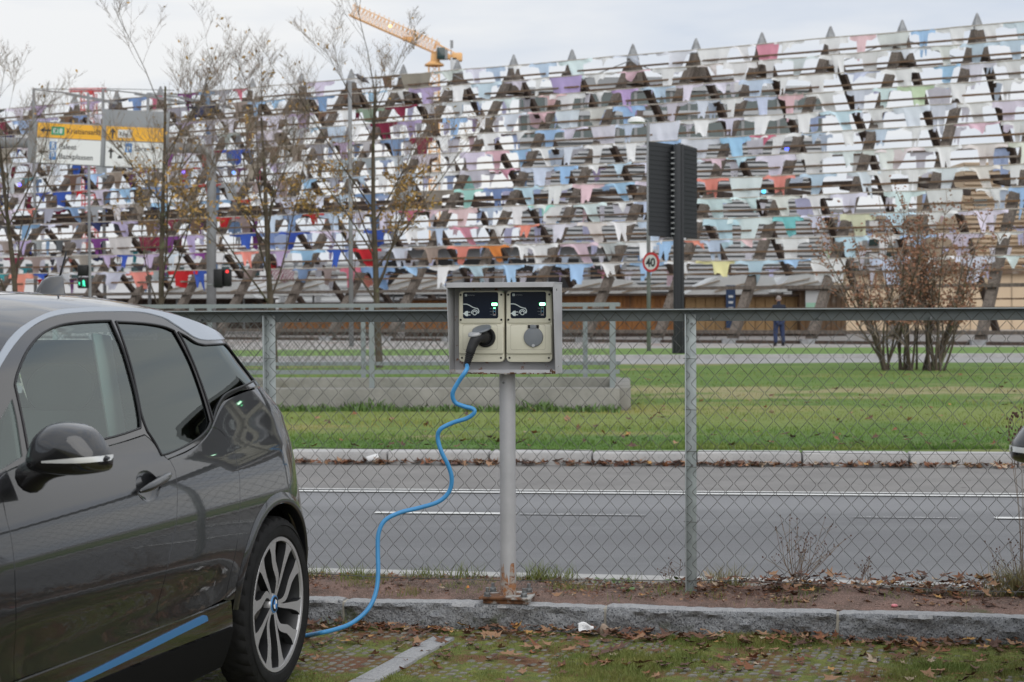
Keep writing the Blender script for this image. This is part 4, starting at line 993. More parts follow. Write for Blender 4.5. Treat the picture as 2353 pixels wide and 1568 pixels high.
# nose and tail skins
def cap(name,u_of,ws,bulge,m,sgn):
    def f(i,k):
        w=ws[0]+(ws[1]-ws[0])*i; x=-1+2*k; u=u_of(w); v_=cv(u,w); return (u+sgn*bulge*(1-x*x)**.9, v_*x, w)
    return MB().grid(f,22,24).build(name,m,car,smooth=True)
cap('tailgate',ue,(.62,1.395),.07,M['gloss'],-1); cap('rear_bumper',ue,(.26,.617),.09,M['paint_g'],-1); cap('front_bumper',lambda w:3.2,(.26,.72),.12,M['paint_g'],1)
for s in (1,-1): MB().lathe([(.0,0),(.09,0),(.095,-.01),(0,-.012)],20,Matrix.Translation((3.16,.56*s,.68))@Matrix.Rotation(RAD(90),4,'Y')@Matrix.Diagonal((.55,1,1,1))).build('headlight',M['chromeish'],car,smooth=True)
# shark fin and aerial
fz=roofp(.235,0).z
prof=[(.36,-.02),(.355,.004),(.33,.026),(.29,.044),(.25,.052),(.16,.056),(.142,.052),(.132,.0),(.13,-.02)]
fo=MB().prism(prof,lambda x,z,d:(x,-.014+d*(1-.3*max(0,z)/.05)+(.3*max(0,z)/.05)*.014,fz+z*1.9),.028)
fo.build('aerial_fin',M['paint_g'],car,bevel=.006,smooth=True)
MB().tube([(.165,0,fz+.09),(.105,0,fz+.20)],[.0045,.0035],8).build('aerial_rod',M['blackp'],car,smooth=True)
# mirrors
def mirror(s):
    cx=(1.95,1.005,1.135)
    zc=lambda yz:yz
    P=[(-.128,-.052),(-.120,-.015),(-.10,.025),(-.07,.052),(-.04,.066),(.0,.068),(.045,.060),(.08,.045),(.11,.010),(.127,-.018),(.131,-.048),(.118,-.070),(.06,-.082),(.0,-.086),(-.07,-.082),(-.115,-.072)]
    L=spline(P,5,closed=True); n=len(L)
    def body(i,k):
        t=i; sc=max(0,1-t**2.6)**(1/2.6); q=L[int(round(k*n))%n]
        return (cx[0]+.105*t, (cx[1]+q[0]*sc+ .0)*s, cx[2]+q[1]*sc-.010*(1-sc)*0)
    me_=MB().grid(body,14,n)
    root=me_.build('mirror',M['paint_g'],car,smooth=True)
    root.data.materials.append(M['gloss'])
    for p in root.data.polygons:
        yy=abs(p.center.y)-cx[1]
        if p.center.z-cx[2] < -.048+.055*(yy+.13): p.material_index=1
    # glass side
    g=MB().add([(cx[0]-.002,(cx[1]+q[0]*.97)*s,cx[2]+q[1]*.97) for q in L],[tuple(range(n))]).build('mirror_glass',M['glass_r'],root)
    back=MB().add([(cx[0]+.0,(cx[1]+q[0])*s,cx[2]+q[1]) for q in L],[tuple(range(n))]).build('mirror_back',M['gloss'],root)
    # indicator strip following the housing
    def stp(i,k):
        y=-.045+.176*i; zz=-.046+.055*(y+.13)+(k-.5)*(.006+.010*min(1,i*1.6)); 
        r=1.0
        # depth of housing at this place
        best=0
        for tt in range(0,101,2):
            t=tt/100; sc=(1-t**2.6)**(1/2.6)
            if inside((y/max(sc,.01),zz/max(sc,.01)),Lp): best=t
        return (cx[0]+.105*best+.0025, (cx[1]+y+.002)*s, cx[2]+zz)
    Lp=[tuple(q) for q in L]
    MB().grid(stp,16,2).build('indicator_strip',M['chromeish'],root,smooth=True)
    # arm to the door
    mb=MB(); pts=spline([(1.90,(.845)*s,1.035),(1.93,.89*s,1.055),(1.955,.95*s,1.070),(1.965,1.01*s,1.075)],4)
    mb.tube(pts,[.050,.048,.046,.043,.040,.038,.035,.033,.031,.030,.028,.026,.022][:len(pts)],14); mb.build('mirror_arm',M['gloss'],root,smooth=True)
mirror(1); mirror(-1)
# wheels
def wheel(u,s,par):
    r=.350; hw=.0775; vo=.868
    T=Matrix.Translation((u,(vo-hw)*s,.35))@Matrix.Rotation(RAD(-90*s),4,'X')       # local z points outward
    nseg=144; prof=[(.262,hw*.80),(.275,hw*.97),(.300,hw*1.02),(.325,hw*.96),(.340,hw*.84),(.3475,hw*.66),(.350,hw*.45),(.350,hw*.30),(.350,hw*.1)]
    prof=prof+[(a,-b) for a,b in prof[::-1]]
    mb=MB(); base=0; m_=len(prof)
    for i,(rr_,h) in enumerate(prof):
        for k in range(nseg):
            q=rr_; 
            groove=(k%4==0)
            if abs(h)>hw*.40 and rr_>.338: q-= .006 if ((k+ (2 if h<0 else 0))%4 in (0,)) else 0
            if 7<=i<=m_-8 and (k%6==(0 if h>0 else 3)): q-=.004
            if abs(abs(h)-hw*.1)<1e-6: q-=.0
            a=2*math.pi*k/nseg+ h*1.5; p=T@Vector((q*math.cos(a),q*math.sin(a),h)); mb.v.append(tuple(p))
    for i in range(m_-1):
        for k in range(nseg):
            a=i*nseg+k; b=i*nseg+(k+1)%nseg; mb.f.append((a,b,b+nseg,a+nseg))
    w=mb.build('wheel',M['tyre'],par,smooth=True,angle=RAD(28))
    # raised rib on the sidewall
    MB().lathe([(.312,hw*1.005),(.314,hw*1.02+.002),(.317,hw*1.0)],96,T).build('sidewall_rib',M['tyre'],w,smooth=True)
    MB().lathe([(.270,hw*.82),(.266,hw*.90),(.258,hw*.88),(.250,hw*.74),(.248,-hw*.8),(.0,-hw*.8)],72,T).build('rim_barrel',M['rim_d'],w,smooth=True,angle=RAD(40))
    MB().lathe([(.268,hw*.88),(.266,hw*.93),(.252,hw*.91),(.250,hw*.80)],96,T).build('rim',M['rim_s'],w,smooth=True,angle=RAD(40))
    MB().lathe([(0,-.02),(.145,-.02),(.150,-.024),(.150,-.032),(0,-.032)],48,T).build('brake_disc',mat_disc,w,smooth=True,angle=RAD(40))
    def zf(r_): return hw*(.62+.26*min(1,r_/.25))
    def strip_sp(pts,wd):
        pts=[Vector(p) for p in pts]; A=[];B=[]; sp=MB(); tops=[]
        q=spline(pts,5); m2=len(q)
        for i,p in enumerate(q):
            t=(q[min(i+1,m2-1)]-q[max(i-1,0)]).normalized(); nn=Vector((-t.y,t.x)); f=i/(m2-1)*(len(wd)-1); j=min(int(f),len(wd)-2); ww=wd[j]+(wd[j+1]-wd[j])*(f-j)
            A.append(p+nn*ww/2); B.append(p-nn*ww/2)
        for i in range(m2-1):
            Q=[A[i],A[i+1],B[i+1],B[i]]; z=[zf(v.length) for v in Q]
            top=[T@Vector((v.x,v.y,zz)) for v,zz in zip(Q,z)]
            tops.append(len(sp.f)); sp.add(top,[(0,1,2,3)])
            bt=[T@Vector((v.x,v.y,zz-.034)) for v,zz in zip(Q,z)]; dn=T.to_3x3()@Vector((0,0,-.0008)); tp=[p+dn for p in top]
            sp.add(tp+bt,[(0,4,5,1),(3,2,6,7),(4,7,6,5)])
        o=sp.build('spoke',M['rim_s'],w,fix=False); o.data.materials.append(M['rim_d'])
        for k_,pl_ in enumerate(o.data.polygons): pl_.material_index=0 if k_ in tops else 1
    for k in range(5):
        pol=lambda r_,g_,k=k: (r_*math.cos(RAD(-11+72*k+180+g_))*1.0, r_*math.sin(RAD(-11+72*k+180+g_))*s)
        strip_sp([pol(.030,-4),pol(.09,-2),pol(.16,0),pol(.215,0),pol(.240,0),pol(.259,0)],[.013,.018,.027,.040,.058,.090])      # straight spoke
        strip_sp([pol(.033,14),pol(.075,13),pol(.108,18),pol(.140,30),pol(.168,37),pol(.215,40),pol(.259,41)],[.013,.019,.029,.034,.036,.042,.080])   # bent spoke
    MB().lathe([(0,hw*.66),(.040,hw*.66),(.043,hw*.60),(.043,hw*.3)],32,T).build('hub',M['rim_s'],w,smooth=True,angle=RAD(40))
    for k in range(5):
        a=RAD(72*k+54); MB().tube([T@Vector((.058*math.cos(a),.058*math.sin(a),hw*.25)),T@Vector((.058*math.cos(a),.058*math.sin(a),hw*.42))],.009,8).build('wheel_bolt',M['blackp'],w)
    z=hw*.70
    MB().lathe([(0,z),(.034,z),(.036,z-.004)],32,T).build('hub_ring',M['bluet'],w,smooth=True,angle=RAD(40))
    MB().lathe([(0,z+.0012),(.029,z+.0012),(.030,z-.002)],32,T).build('hub_badge',M['blackp'],w,smooth=True,angle=RAD(40))
    for q in range(4):
        P=[(0,0)]+[(.019*math.cos(RAD(90*q+90*t/6)),.019*math.sin(RAD(90*q+90*t/6))) for t in range(7)]
        MB().add([T@Vector((x,y,z+.002)) for x,y in P],[tuple(range(8))]).build('badge_field',M['badge_b'] if q%2 else M['paper'],w,fix=False)
    return w
mat_disc=mat('brake_disc_steel',(.22,.21,.20),.35,.9)
M['badge_b']=mat('badge_blue',(.03,.22,.60),.3)
for u in (0.0,2.57):
    for s in (1,-1): wheel(u,s,car)
# wheel housings, floor, inner black skins
for cx in (ARC[0],2.57):
    for s in (1,-1):
        mb=MB(); A=arcpts(cx,AR+.01,-12,192,24)
        mb.grid(lambda i,k,s=s,A=A:(A[int(round(i*24))][0],(.50+.33*k)*s,A[int(round(i*24))][1]),24,1); n=len(mb.v)
        mb.add([(u,.50*s,w) for u,w in A],[tuple(range(len(A)))]); mb.build('wheel_housing',M['matb'],car)
MB().box((1.3,0,.235),(3.5,1.30,.05)).build('floor_pan',M['matb'],car); MB().box((1.3,0,.225),(1.55,1.60,.05)).build('floor_pan',M['matb'],car)
MB().box((1.28,0,.50),(1.5,1.50,.04)).build('cabin_floor',M['matb'],car)
panel('door_lining',[c((2.0,1.03)),(1.3,1.06),c((.48,1.0)),c((.52,.48)),c((2.0,.48))],M['matb'],car,off=-.06,gap=0,rim=False)
panel('boot_lining',[c((.46,1.07)),(.2,1.14),c((-.25,1.17)),c((-.45,.8)),c((.40,.8))],M['matb'],car,off=-.05,gap=0,rim=False)
MB().box((-.05,0,.80),(.75,1.2,.04)).build('boot_floor',M['matb'],car)
def seat(y):
    s=MB(); 
    def bk(i,k): 
        a=2*math.pi*k; w=.25-.05*i; return (1.02-.16*i+.07*math.sin(a), y+w*math.copysign(abs(math.cos(a))**.6,math.cos(a)), .62+.55*i)
    s.grid(bk,10,24); o=s.build('seat',M['seat'],car,smooth=True)
    MB().grid(lambda i,k:(.86-.03*i+.05*math.sin(2*math.pi*k)*math.sin(math.pi*(i*.9+.05))**.4, y+.13*math.cos(2*math.pi*k)*math.sin(math.pi*(i*.9+.05))**.4, 1.16+.17*i),10,20).build('head_rest',M['seat'],o,smooth=True)
    MB().box((1.25,y,.60),(.48,.48,.14)).build('seat_cushion',M['seat'],o,bevel=.04)
for y in (.37,-.37): seat(y)
MB().box((.28,0,.80),(.14,1.15,.60),Matrix.Rotation(RAD(-12),3,'Y')).build('rear_seat',M['seat'],car,bevel=.05)
for s in (1,-1): MB().beam((.97,.66*s,1.05),(.93,.575*s,1.44),.012,.13,(1,0,0)).build('b_pillar_trim',M['seat_l'],car,bevel=.006)
MB().box((2.15,0,.92),(.5,1.3,.12)).build('dashboard',M['seat'],car,bevel=.04)
sw=MB(); TT=Matrix.Translation((1.72,.37,1.0))@Matrix.Rotation(RAD(65),4,'Y')
sw.tube([TT@Vector((.18*math.cos(2*math.pi*k/28),.18*math.sin(2*math.pi*k/28),0)) for k in range(29)],.014,8); sw.tube([TT@Vector((-.17,0,0)),TT@Vector((.17,0,0))],.015,6); sw.build('steering_wheel',M['blackp'],car,smooth=True)

# ---- the second car, whose mirror enters the frame on the right
def copy_tree(o,parent=None):
    q=o.copy(); C.objects.link(q); q.parent=parent
    for ch in [x for x in o.children]: copy_tree(ch,q)
    return q
bpy.context.view_layer.update()
car2=copy_tree(car)
# its right mirror tip should stand where the photo shows it
tip_local=Vector((1.97,-1.136,1.09)); target=at(2321,1032,5.30)
R=Matrix.Rotation(CAR_RZ,3,'Z'); car2.location=(target.x-(R@tip_local).x, target.y-(R@tip_local).y, 0)
car2['label']='dark grey parked car at the right edge, only its rounded door mirror in the frame'
# ================================================================ timber drying rack hung with clothes
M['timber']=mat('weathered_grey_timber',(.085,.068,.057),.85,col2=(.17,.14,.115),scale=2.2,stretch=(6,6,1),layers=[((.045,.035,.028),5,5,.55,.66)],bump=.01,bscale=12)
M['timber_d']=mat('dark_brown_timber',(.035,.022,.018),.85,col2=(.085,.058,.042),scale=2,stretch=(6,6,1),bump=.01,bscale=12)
M['timber_r']=mat('brown_rail_timber',(.17,.095,.045),.85,col2=(.115,.085,.065),scale=.6,layers=[((.26,.23,.2),1.4,4,.55,.7)])
M['capm']=mat('zinc_post_cap',(.30,.31,.32),.6,.3,col2=(.2,.2,.2),scale=4)
M['rope']=mat('pale_line_cord',(.42,.38,.33),.8)
TA=RAD(31); RD=Vector((-math.cos(TA),math.sin(TA),0)); RPp=Vector((math.sin(TA),math.cos(TA),0))
R0=Vector((18.32,70.3,0)); RH=12.94; B1=10.0; B2=13.5; ZF=.2; SPF=3.03
rack=thing('drying_rack','huge weathered timber rack of leaning posts with pointed metal caps, hung with clothes lines','timber rack',R0+RD*24)
RO=R0+RD*24
def near(t,s,off=0.0):                     # s: 0 at the ridge, 1 at the foot
    nrm=(-RPp*(RH)+Vector((0,0,B1))).normalized()
    return R0+RD*t-RPp*(B1*s)+Vector((0,0,(RH-.55)*(1-s)+ZF*s))+nrm*off
def far(t,s,off=0.0): return R0+RD*t+RPp*(B2*s)+Vector((0,0,(RH-.55)*(1-s)+ZF*s))
def projd(P):
    q=np.linalg.inv(CM)@(np.array(P)-np.array([0,0,CAM_H])); return 1176.5+4100*q[0]/-q[2], 784-4100*q[1]/-q[2]
NFR=range(-3,21)
def beam_me(p0,p1,w,h,m,nm='post'):
    return MB().beam(p0-RO,p1-RO,w,h,(0,0,1)).build(nm,m,rack,bevel=.03,seg=1)
rn=random.Random(2)
for i in NFR:
    t=i*SPF
    top=near(t,.045); ft=near(t,1.0)
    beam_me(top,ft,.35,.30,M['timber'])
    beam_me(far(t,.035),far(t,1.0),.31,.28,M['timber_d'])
    # pointed cap of sheet metal
    P=R0+RD*t; c_=MB(); n=8
    c_.lathe([(.50,RH-1.75),(.38,RH-1.15),(.25,RH-.62),(.05,RH-.04),(0,RH)],7,Matrix.Translation(P-RO)@Matrix.Rotation(RAD(14)+.3,4,'Z')).build('post_top',M['timber'],rack)
    MB().lathe([(.285,RH-.64),(.16,RH-.28),(.05,RH+.0),(0,RH+.05)],7,Matrix.Translation(P-RO)@Matrix.Rotation(RAD(14)+.3,4,'Z')).build('metal_cap',M['capm'],rack)
    MB().box(ft-RO+Vector((-.1,-.2,-.02)),(.55,.5,.32)).build('foot_shoe',M['capm'],rack)
T0,T1=-3.2*SPF,20.2*SPF
# the heights of the lines along the slope
YL=[111,150,193.5,234.7,280.5,326,374,422,470.4,518.5,568.8,619,669.5,721,774]
def s_for(y,x=1940):
    lo,hi=-.05,1.0
    for _ in range(40):
        s=(lo+hi)/2; tl,th=-20,60
        for _ in range(40):
            t=(tl+th)/2; X,Y_=projd(near(t,s)); 
            if X>x: tl=t
            else: th=t
        if Y_<y: lo=s
        else: hi=s
    return s
SL=[s_for(y) for y in YL]
for k,s in enumerate(SL):
    ds=.022 if k<12 else 0
    seg=[T0+(T1-T0)*q/6 for q in range(7)]
    for a,b in zip(seg,seg[1:]):
        p,q=near(a,s+ds,.26),near(b,s+ds,.26)
        MB().beam(p-RO,q-RO,  (.15 if k>=12 else .12),(.13 if k>=12 else .07),(0,0,1)).build('rail',M['timber'] if k>=12 else M['timber_r'],rack)
    if k<12:
        mb=MB(); n=70; pts=[near(T0+(T1-T0)*q/n,s,.62)-RO+Vector((0,0,rn.uniform(-.02,.02))) for q in range(n+1)]
        mb.tube(pts,.026,5).build('clothes_line',M['rope'],rack)
    if k>0 and k%2:
        p,q=far(T0,s*.95),far(T1,s*.95); MB().beam(p-RO,q-RO,.10,.075,(0,0,1)).build('rail',M['timber_r'],rack)
for sN in (.50,):
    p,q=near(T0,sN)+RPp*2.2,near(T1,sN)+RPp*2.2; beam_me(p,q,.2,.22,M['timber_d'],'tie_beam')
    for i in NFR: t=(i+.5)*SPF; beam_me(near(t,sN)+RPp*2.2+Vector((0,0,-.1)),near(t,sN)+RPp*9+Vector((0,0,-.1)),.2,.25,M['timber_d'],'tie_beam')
st=MB()
for i in (1,5,8,11): 
    P=near(i*SPF,.02,.1)-RO
    st.tube([P,near(i*SPF+2.6,.12,.3)-RO],.022,4); st.tube([P,near(i*SPF-2.6,.12,.3)-RO],.022,4)
st.build('stay_wires',M['capm'],rack)['kind']='stuff'
pl=MB().beam(near(T0,1.0)-RO+Vector((0,-.1,-.1)),near(T1,1.0)-RO+Vector((0,-.1,-.1)),.5,.35).build('plinth_beam',M['timber_d'],rack)

# ---- garments
GM=[objcol_mat('cotton_cloth'),objcol_mat('checked_cloth',check=True)]
def garment(kind,seed):
    r=random.Random(seed); mb=MB(); skew=r.uniform(-.34,.16); flare=r.uniform(-.05,.12); nx=32; nz=8
    ph=r.uniform(0,6); Lh=1.0; asym=r.uniform(-.08,.08)
    bw=r.uniform(.19,.29); arm=r.uniform(.17,.25); off=r.uniform(-.12,.12)
    def half(x):         # depth of cloth below the line at x in -1..1
        a=abs(x-off)
        e=min(1,max(0,(a-bw)/.10))**.8; arms=arm*(1-.35*abs(x))
        if kind=='shirt': return (.92+.12*math.sin(7*x+ph)+.05*math.sin(23*x))*(1-e)+arms*e
        if kind=='tee':
            e=min(1,max(0,(a-.30)/.10)); return 1.0*(1-e)+(.30-.08*abs(x))*e
        if kind=='sheet': return 1.0-.10*a if a<.8 else .6-.5*(a-.8)/.2
        if kind=='romper': return (1.0-.50*math.exp(-((x-off)/.07)**2))*(1-e)+arms*e
        return (.66+.34*math.sin(4.5*(x-off)+ph))*(1-e)+arms*e
    for i in range(nx+1):
        x=-1+2*i/nx; h=max(.1,half(x)*(1+.08*math.sin(7*x+ph)+r.uniform(-.04,.04)))
        for j in range(nz+1):
            v=j/nz; z=-h*v
            nar=1.0
            xx=x*nar+skew*(-z)**1.4*(1 if abs(x)<.5 else .25)+flare*x*(-z)
            yy=.10*math.sin(5*x+ph)*v+.20*(-z)**1.5*math.sin(ph)-.05*math.sin(11*x+3*v+ph)*v*(1 if abs(x)<.5 else .5)
            zz=z+ (0 if j else .0)+.02*math.sin(9*x+ph)
            mb.v.append((xx,yy,zz))
    for i in range(nx):
        for j in range(nz):
            a=i*(nz+1)+j; mb.f.append((a,a+nz+1,a+nz+2,a+1))
    return mb
KN_={'shirt':'long-sleeved shirt','tee':'short-sleeved top','sheet':'cloth','romper':'baby romper','blown':'wind-blown top'}
PR_=[]; 
for k,n in (('shirt',5),('tee',4),('sheet',2),('romper',4),('blown',5)):
    for q in range(n):
        mb=garment(k,len(PR_)*13+5); PR_.append((k,mb,[mb.mesh(k+'_cloth',g,smooth=True,fix=False) for g in GM]))
COL={'white':(.82,.80,.87),'pale blue':(.54,.65,.92),'pale lavender':(.68,.67,.90),'cream':(.74,.73,.70),'pale pink':(.72,.52,.56),'light grey':(.56,.55,.59),
 'sky blue':(.36,.54,.78),'ice blue':(.66,.75,.88),'mint green':(.36,.66,.60),'pink':(.68,.30,.38),'pale green':(.60,.68,.46),'orange':(.75,.26,.08),'lilac':(.46,.38,.58),
 'pale yellow':(.72,.70,.36),'coral':(.75,.28,.22),'turquoise':(.22,.58,.64),'grey':(.33,.34,.36),'red':(.48,.03,.035),'brown':(.16,.10,.07),'royal blue':(.05,.10,.40),'navy':(.03,.04,.10),
 'purple':(.20,.06,.22),'dark grey':(.09,.09,.10),'taupe':(.30,.25,.22),'dusty blue':(.20,.30,.48),'teal':(.06,.28,.32),'maroon':(.20,.03,.06),'sage':(.28,.36,.26),'rose':(.55,.16,.22)}
def pick(px,py,r):
    hgt=(py-50)/600.0
    if px>1550: w={'white':46,'pale blue':14,'pale lavender':20,'cream':8,'ice blue':11,'pale pink':4,'light grey':3,'sky blue':2.5,'pale green':.5,'coral':.3,'pink':.3}
    elif px>1000: w={'white':26,'pale blue':20,'pale lavender':18,'cream':6,'ice blue':8,'pale pink':7,'light grey':9,'sky blue':8,'mint green':2,'pink':2,'lilac':4,'taupe':4 if hgt<.4 else 1,'dusty blue':3,'orange':.3 if hgt>.8 else 0,'coral':.6}
    elif px>600: w={'white':13,'pale blue':10,'pale lavender':15,'light grey':12,'taupe':9,'grey':7,'brown':6 if hgt<.6 else 2,'lilac':8,'dusty blue':8,'red':2.5 if hgt>.45 else .5,'sky blue':4,'rose':2,'sage':2,'royal blue':2 if hgt>.6 else .5,'coral':3 if hgt>.6 else 0,'maroon':2,'cream':2}
    else: w={'grey':13,'brown':14 if hgt<.5 else 7,'dark grey':9,'navy':5,'purple':7,'red':4,'royal blue':3,'maroon':5,'dusty blue':7,'taupe':11,'lilac':10,'teal':2,'sky blue':4,'rose':3,'white':6,'pale lavender':9,'light grey':8,'coral':3 if hgt>.7 else 0}
    k=list(w); return r.choices(k,[w[q] for q in k])[0]
# garments that are easy to recognise in the photograph: line (1 = top), x in the photo, kind, colour, width, drop
SPEC=[(12,1650,'shirt','pale yellow',1.35,.62,0),(12,1738,'shirt','pale blue',1.3,.95,0),(12,1490,'shirt','sky blue',1.2,.75,0),(12,1320,'shirt','sky blue',1.25,.85,0),(12,1395,'romper','white',1.1,.6,0),
 (11,1140,'shirt','orange',1.15,.65,0),(11,1330,'shirt','pale pink',1.35,.95,0),(11,1200,'romper','white',.95,.65,0),(11,1600,'blown','coral',.85,.55,0),(11,1720,'blown','pale pink',1.1,.4,0),(11,565,'romper','coral',1.1,.7,0),(11,1480,'shirt','white',1.2,.9,0),(11,1820,'tee','white',1.0,.85,0),
 (10,1065,'shirt','pink',1.1,.8,0),(10,1210,'romper','coral',.95,.5,0),(10,1810,'tee','turquoise',.9,.75,0),(10,1970,'tee','pale green',1.0,.95,0),(10,1660,'tee','pale blue',1.2,1.1,0),(10,1880,'romper','pale lavender',1.0,.6,0),(10,1370,'shirt','cream',1.25,.95,0),
 (9,1640,'tee','ice blue',1.1,.8,0),(9,2170,'sheet','cream',1.0,1.0,0),(9,1355,'shirt','ice blue',1.2,.85,0),(9,1250,'blown','mint green',1.1,.6,0),(9,1950,'romper','pale lavender',1.1,1.0,0),(9,1800,'shirt','cream',1.0,.85,0),
 (8,1080,'shirt','mint green',1.2,.8,0),(8,1790,'romper','coral',1.0,.9,0),(8,1880,'shirt','pale blue',1.1,.85,0),(8,2185,'shirt','ice blue',1.3,1.1,0),(8,1985,'romper','pale lavender',1.0,.95,0),(8,1215,'shirt','pale blue',1.1,.9,0),
 (7,1160,'blown','pink',1.15,.5,0),(7,1235,'shirt','pale blue',1.2,1.0,0),(7,1870,'tee','white',1.1,.95,0),(7,2030,'shirt','cream',1.2,.95,0),
 (6,1690,'tee','sky blue',1.0,.95,0),(6,1760,'blown','rose',1.0,.5,0),(6,2245,'blown','pale pink',1.3,.6,0),(5,1265,'shirt','sky blue',1.15,.95,0),(5,2095,'tee','ice blue',1.1,1.0,0),(4,1445,'tee','sky blue',1.1,.9,0),(3,1875,'tee','white',1.1,.9,0),
 (1,1765,'sheet','pink',.75,.75,0),(1,1640,'sheet','white',1.1,.75,0),(4,1455,'blown','lilac',1.0,.5,0),(3,1270,'shirt','pale pink',1.1,.5,0),
 (12,320,'tee','coral',1.3,.75,1),(12,420,'tee','red',1.35,.75,1),(12,260,'shirt','light grey',1.6,.75,0),(12,650,'sheet','maroon',1.0,.6,1),(12,700,'blown','dusty blue',1.2,.6,0),
 (10,560,'shirt','royal blue',1.2,.7,0),(9,720,'romper','red',.9,.5,0),(9,520,'blown','red',1.2,.5,0),(8,560,'blown','red',1.1,.5,0),(7,480,'romper','red',1.1,.7,0),(6,430,'shirt','red',1.3,.6,0)]
ORD=['top','second','third','fourth','fifth','sixth','seventh','eighth','ninth','tenth','eleventh','bottom']
def t_for(px,s,off=.62):
    tl,th=-25,75
    for _ in range(40):
        t=(tl+th)/2; X,_=projd(near(t,s,off))
        if X>px: tl=t
        else: th=t
    return t
gl=[]
rg=random.Random(77)
for k in range(12):
    s=SL[k]; fixed=sorted([(t_for(x,s),kd,cl,w*1.33,d,ck) for (ln,x,kd,cl,w,d,ck) in SPEC if ln==k+1])
    t=-4.4+rg.uniform(0,.6)
    while t<T1-1.0:
        nf=[f for f in fixed if f[0]-f[3]/2-.55<t<f[0]+f[3]/2]
        if nf:
            f=nf[0]; gl.append((k,f[0],f[1],f[2],f[3],f[4],f[5])); fixed.remove(f); t=f[0]+f[3]/2+.02; continue
        w=rg.choices([1.35,1.6,1.1,1.8],[5,4,3,2])[0]*rg.uniform(.88,1.1)
        if rg.random()<.05: t+=rg.uniform(.3,.9); continue
        tc_=t+w/2; P=near(tc_,s,.62); X,Yp=projd(P); cn=pick(X,Yp,rg)
        kd=rg.choices(['shirt','tee','sheet','romper','blown'],[7,4,1.2,5,5])[0]
        d=rg.uniform(.68,1.12) if kd in('shirt','tee','romper','sheet') else rg.uniform(.4,.8)
        if X<1100: d*=.95
        gl.append((k,tc_,kd,cn,w,d,0)); t+=w+rg.uniform(-.04,.10)
yawR=math.atan2(RD.y,RD.x)+math.pi
gl.sort(key=lambda g:g[1]); byk={}
rest=MB(); rest_col=[]
tilt=0
def vis(g): X,_=projd(near(g[1],SL[g[0]],.62)); return X<2440
order={}
n_ind=0; used={}
for g in gl:
    k,t,kd,cn,w,d,ck=g; X,Yp=projd(near(t,SL[k],.62)); P=near(t,SL[k],.63)
    opts=[p for p in PR_ if p[0]==kd]; pr=opts[rg.randrange(len(opts))]
    sx=w/2*(1 if rg.random()<.5 else -1); sc=(sx,.8*abs(sx),d)
    yaw=yawR+rg.uniform(-.04,.04)
    col=tuple(min(.94,max(.01,c_*rg.uniform(1.15,1.32))) for c_ in COL[cn])
    if X<2420 and n_ind<300:
        n_ind+=1; o=add('hanging_garment',pr[2][ck],None,P,(rg.uniform(-.05,.25),0,yaw)); o.scale=sc; o.color=(*col,1)
        fi=int(math.floor(-t/SPF)*-1)-1; fi=int(math.floor(t/SPF))
        NO=['first','second','third','fourth','fifth','sixth','seventh','eighth','ninth','tenth','eleventh','twelfth','thirteenth','fourteenth','fifteenth','sixteenth','seventeenth','eighteenth']; bay='right of the first metal cap' if fi<0 else ('between %s and %s cap from right'%(NO[fi],NO[fi+1]))
        side=('left' if (t/SPF-fi)>.66 else 'middle' if (t/SPF-fi)>.33 else 'right'); side+=' outermost' if fi<-1 else ''
        ckd='checked ' if ck else ''
        lb='%s%s %s, %s line, %s, %s'%(ckd,cn,KN_[kd],ORD[k],bay,side)
        tag(o,lb,'garment','garments pegged on the clothes lines')
    else:
        R=Matrix.Rotation(yaw,3,'Z'); b=len(rest.v)
        rest.add([R@Vector((v[0]*sc[0],v[1]*sc[1],v[2]*sc[2]))+P for v in pr[1].v],pr[1].f); rest_col+= [col]*len(pr[1].v)
# garments on the far slope, seen between the near ones
for k in range(1,12):
    t=T0+1
    while t<T1:
        w=rg.uniform(.7,1.2); t+=w+(rg.uniform(.0,.9) if t>19 else rg.uniform(.8,3.2)); P=far(t,SL[k]*.95)+Vector((0,0,.05)); X,Yp=projd(P)
        if X>2500: continue
        cn=pick(X,Yp,rg); pr=PR_[rg.randrange(len(PR_))]; R=Matrix.Rotation(yawR,3,'Z'); col=tuple(c_*.95 for c_ in COL[cn]); d=rg.uniform(.6,1.0)
        rest.add([R@Vector((v[0]*w/2,v[1]*.3,v[2]*d))+P for v in pr[1].v],pr[1].f); rest_col+=[col]*len(pr[1].v)
ro=rest.build('hanging_garments',objcol_mat('cloth_by_tint',attr=True),None,smooth=True,fix=False)
ca=ro.data.color_attributes.new('tint','FLOAT_COLOR','POINT'); ca.data.foreach_set('color',np.array([(*c_,1) for c_ in rest_col],dtype=np.float32).ravel())
tag(ro,'mixed darker clothes on the left lines and on the far slope of the rack','garments',kind='stuff')
# coloured party lamps on the rack
for (x,y,s,cl,lb) in ((537,397,.40,(.15,.35,1),'glowing blue lamp hanging on the rack left of the speed sign, brightest of all'),(422,396,.55,(.25,.15,1),'violet glowing lamp near the red shirts at left'),(1808,342,.38,(.10,.15,1),'deep blue lamp hanging right of the dark panel'),(1705,325,.36,(.10,.12,1),'small blue lamp just right of the dark panel top'),(1755,440,.5,(.1,.6,.9),'cyan lamp beside the coral romper'),(45,425,.5,(.2,.15,1),'tiny violet lamp at the far left of the rack')):
    t=t_for(x,s,.3); P=near(t,s,.3); X,Yp=projd(P); Y_=P.y
    q=at(x,y,Y_); m_=mat('lamp_glow_colour',cl,.5,emit=cl,estr=2.2)
    o=MB().lathe([(0,-.09),(.07,-.06),(.09,0),(.06,.07),(0,.09)],12,Matrix.Rotation(.3,4,'Y')).build('hanging_lamp',m_,None,smooth=True,loc=q); tag(o,lb,'lamp','coloured lamps on the rack')

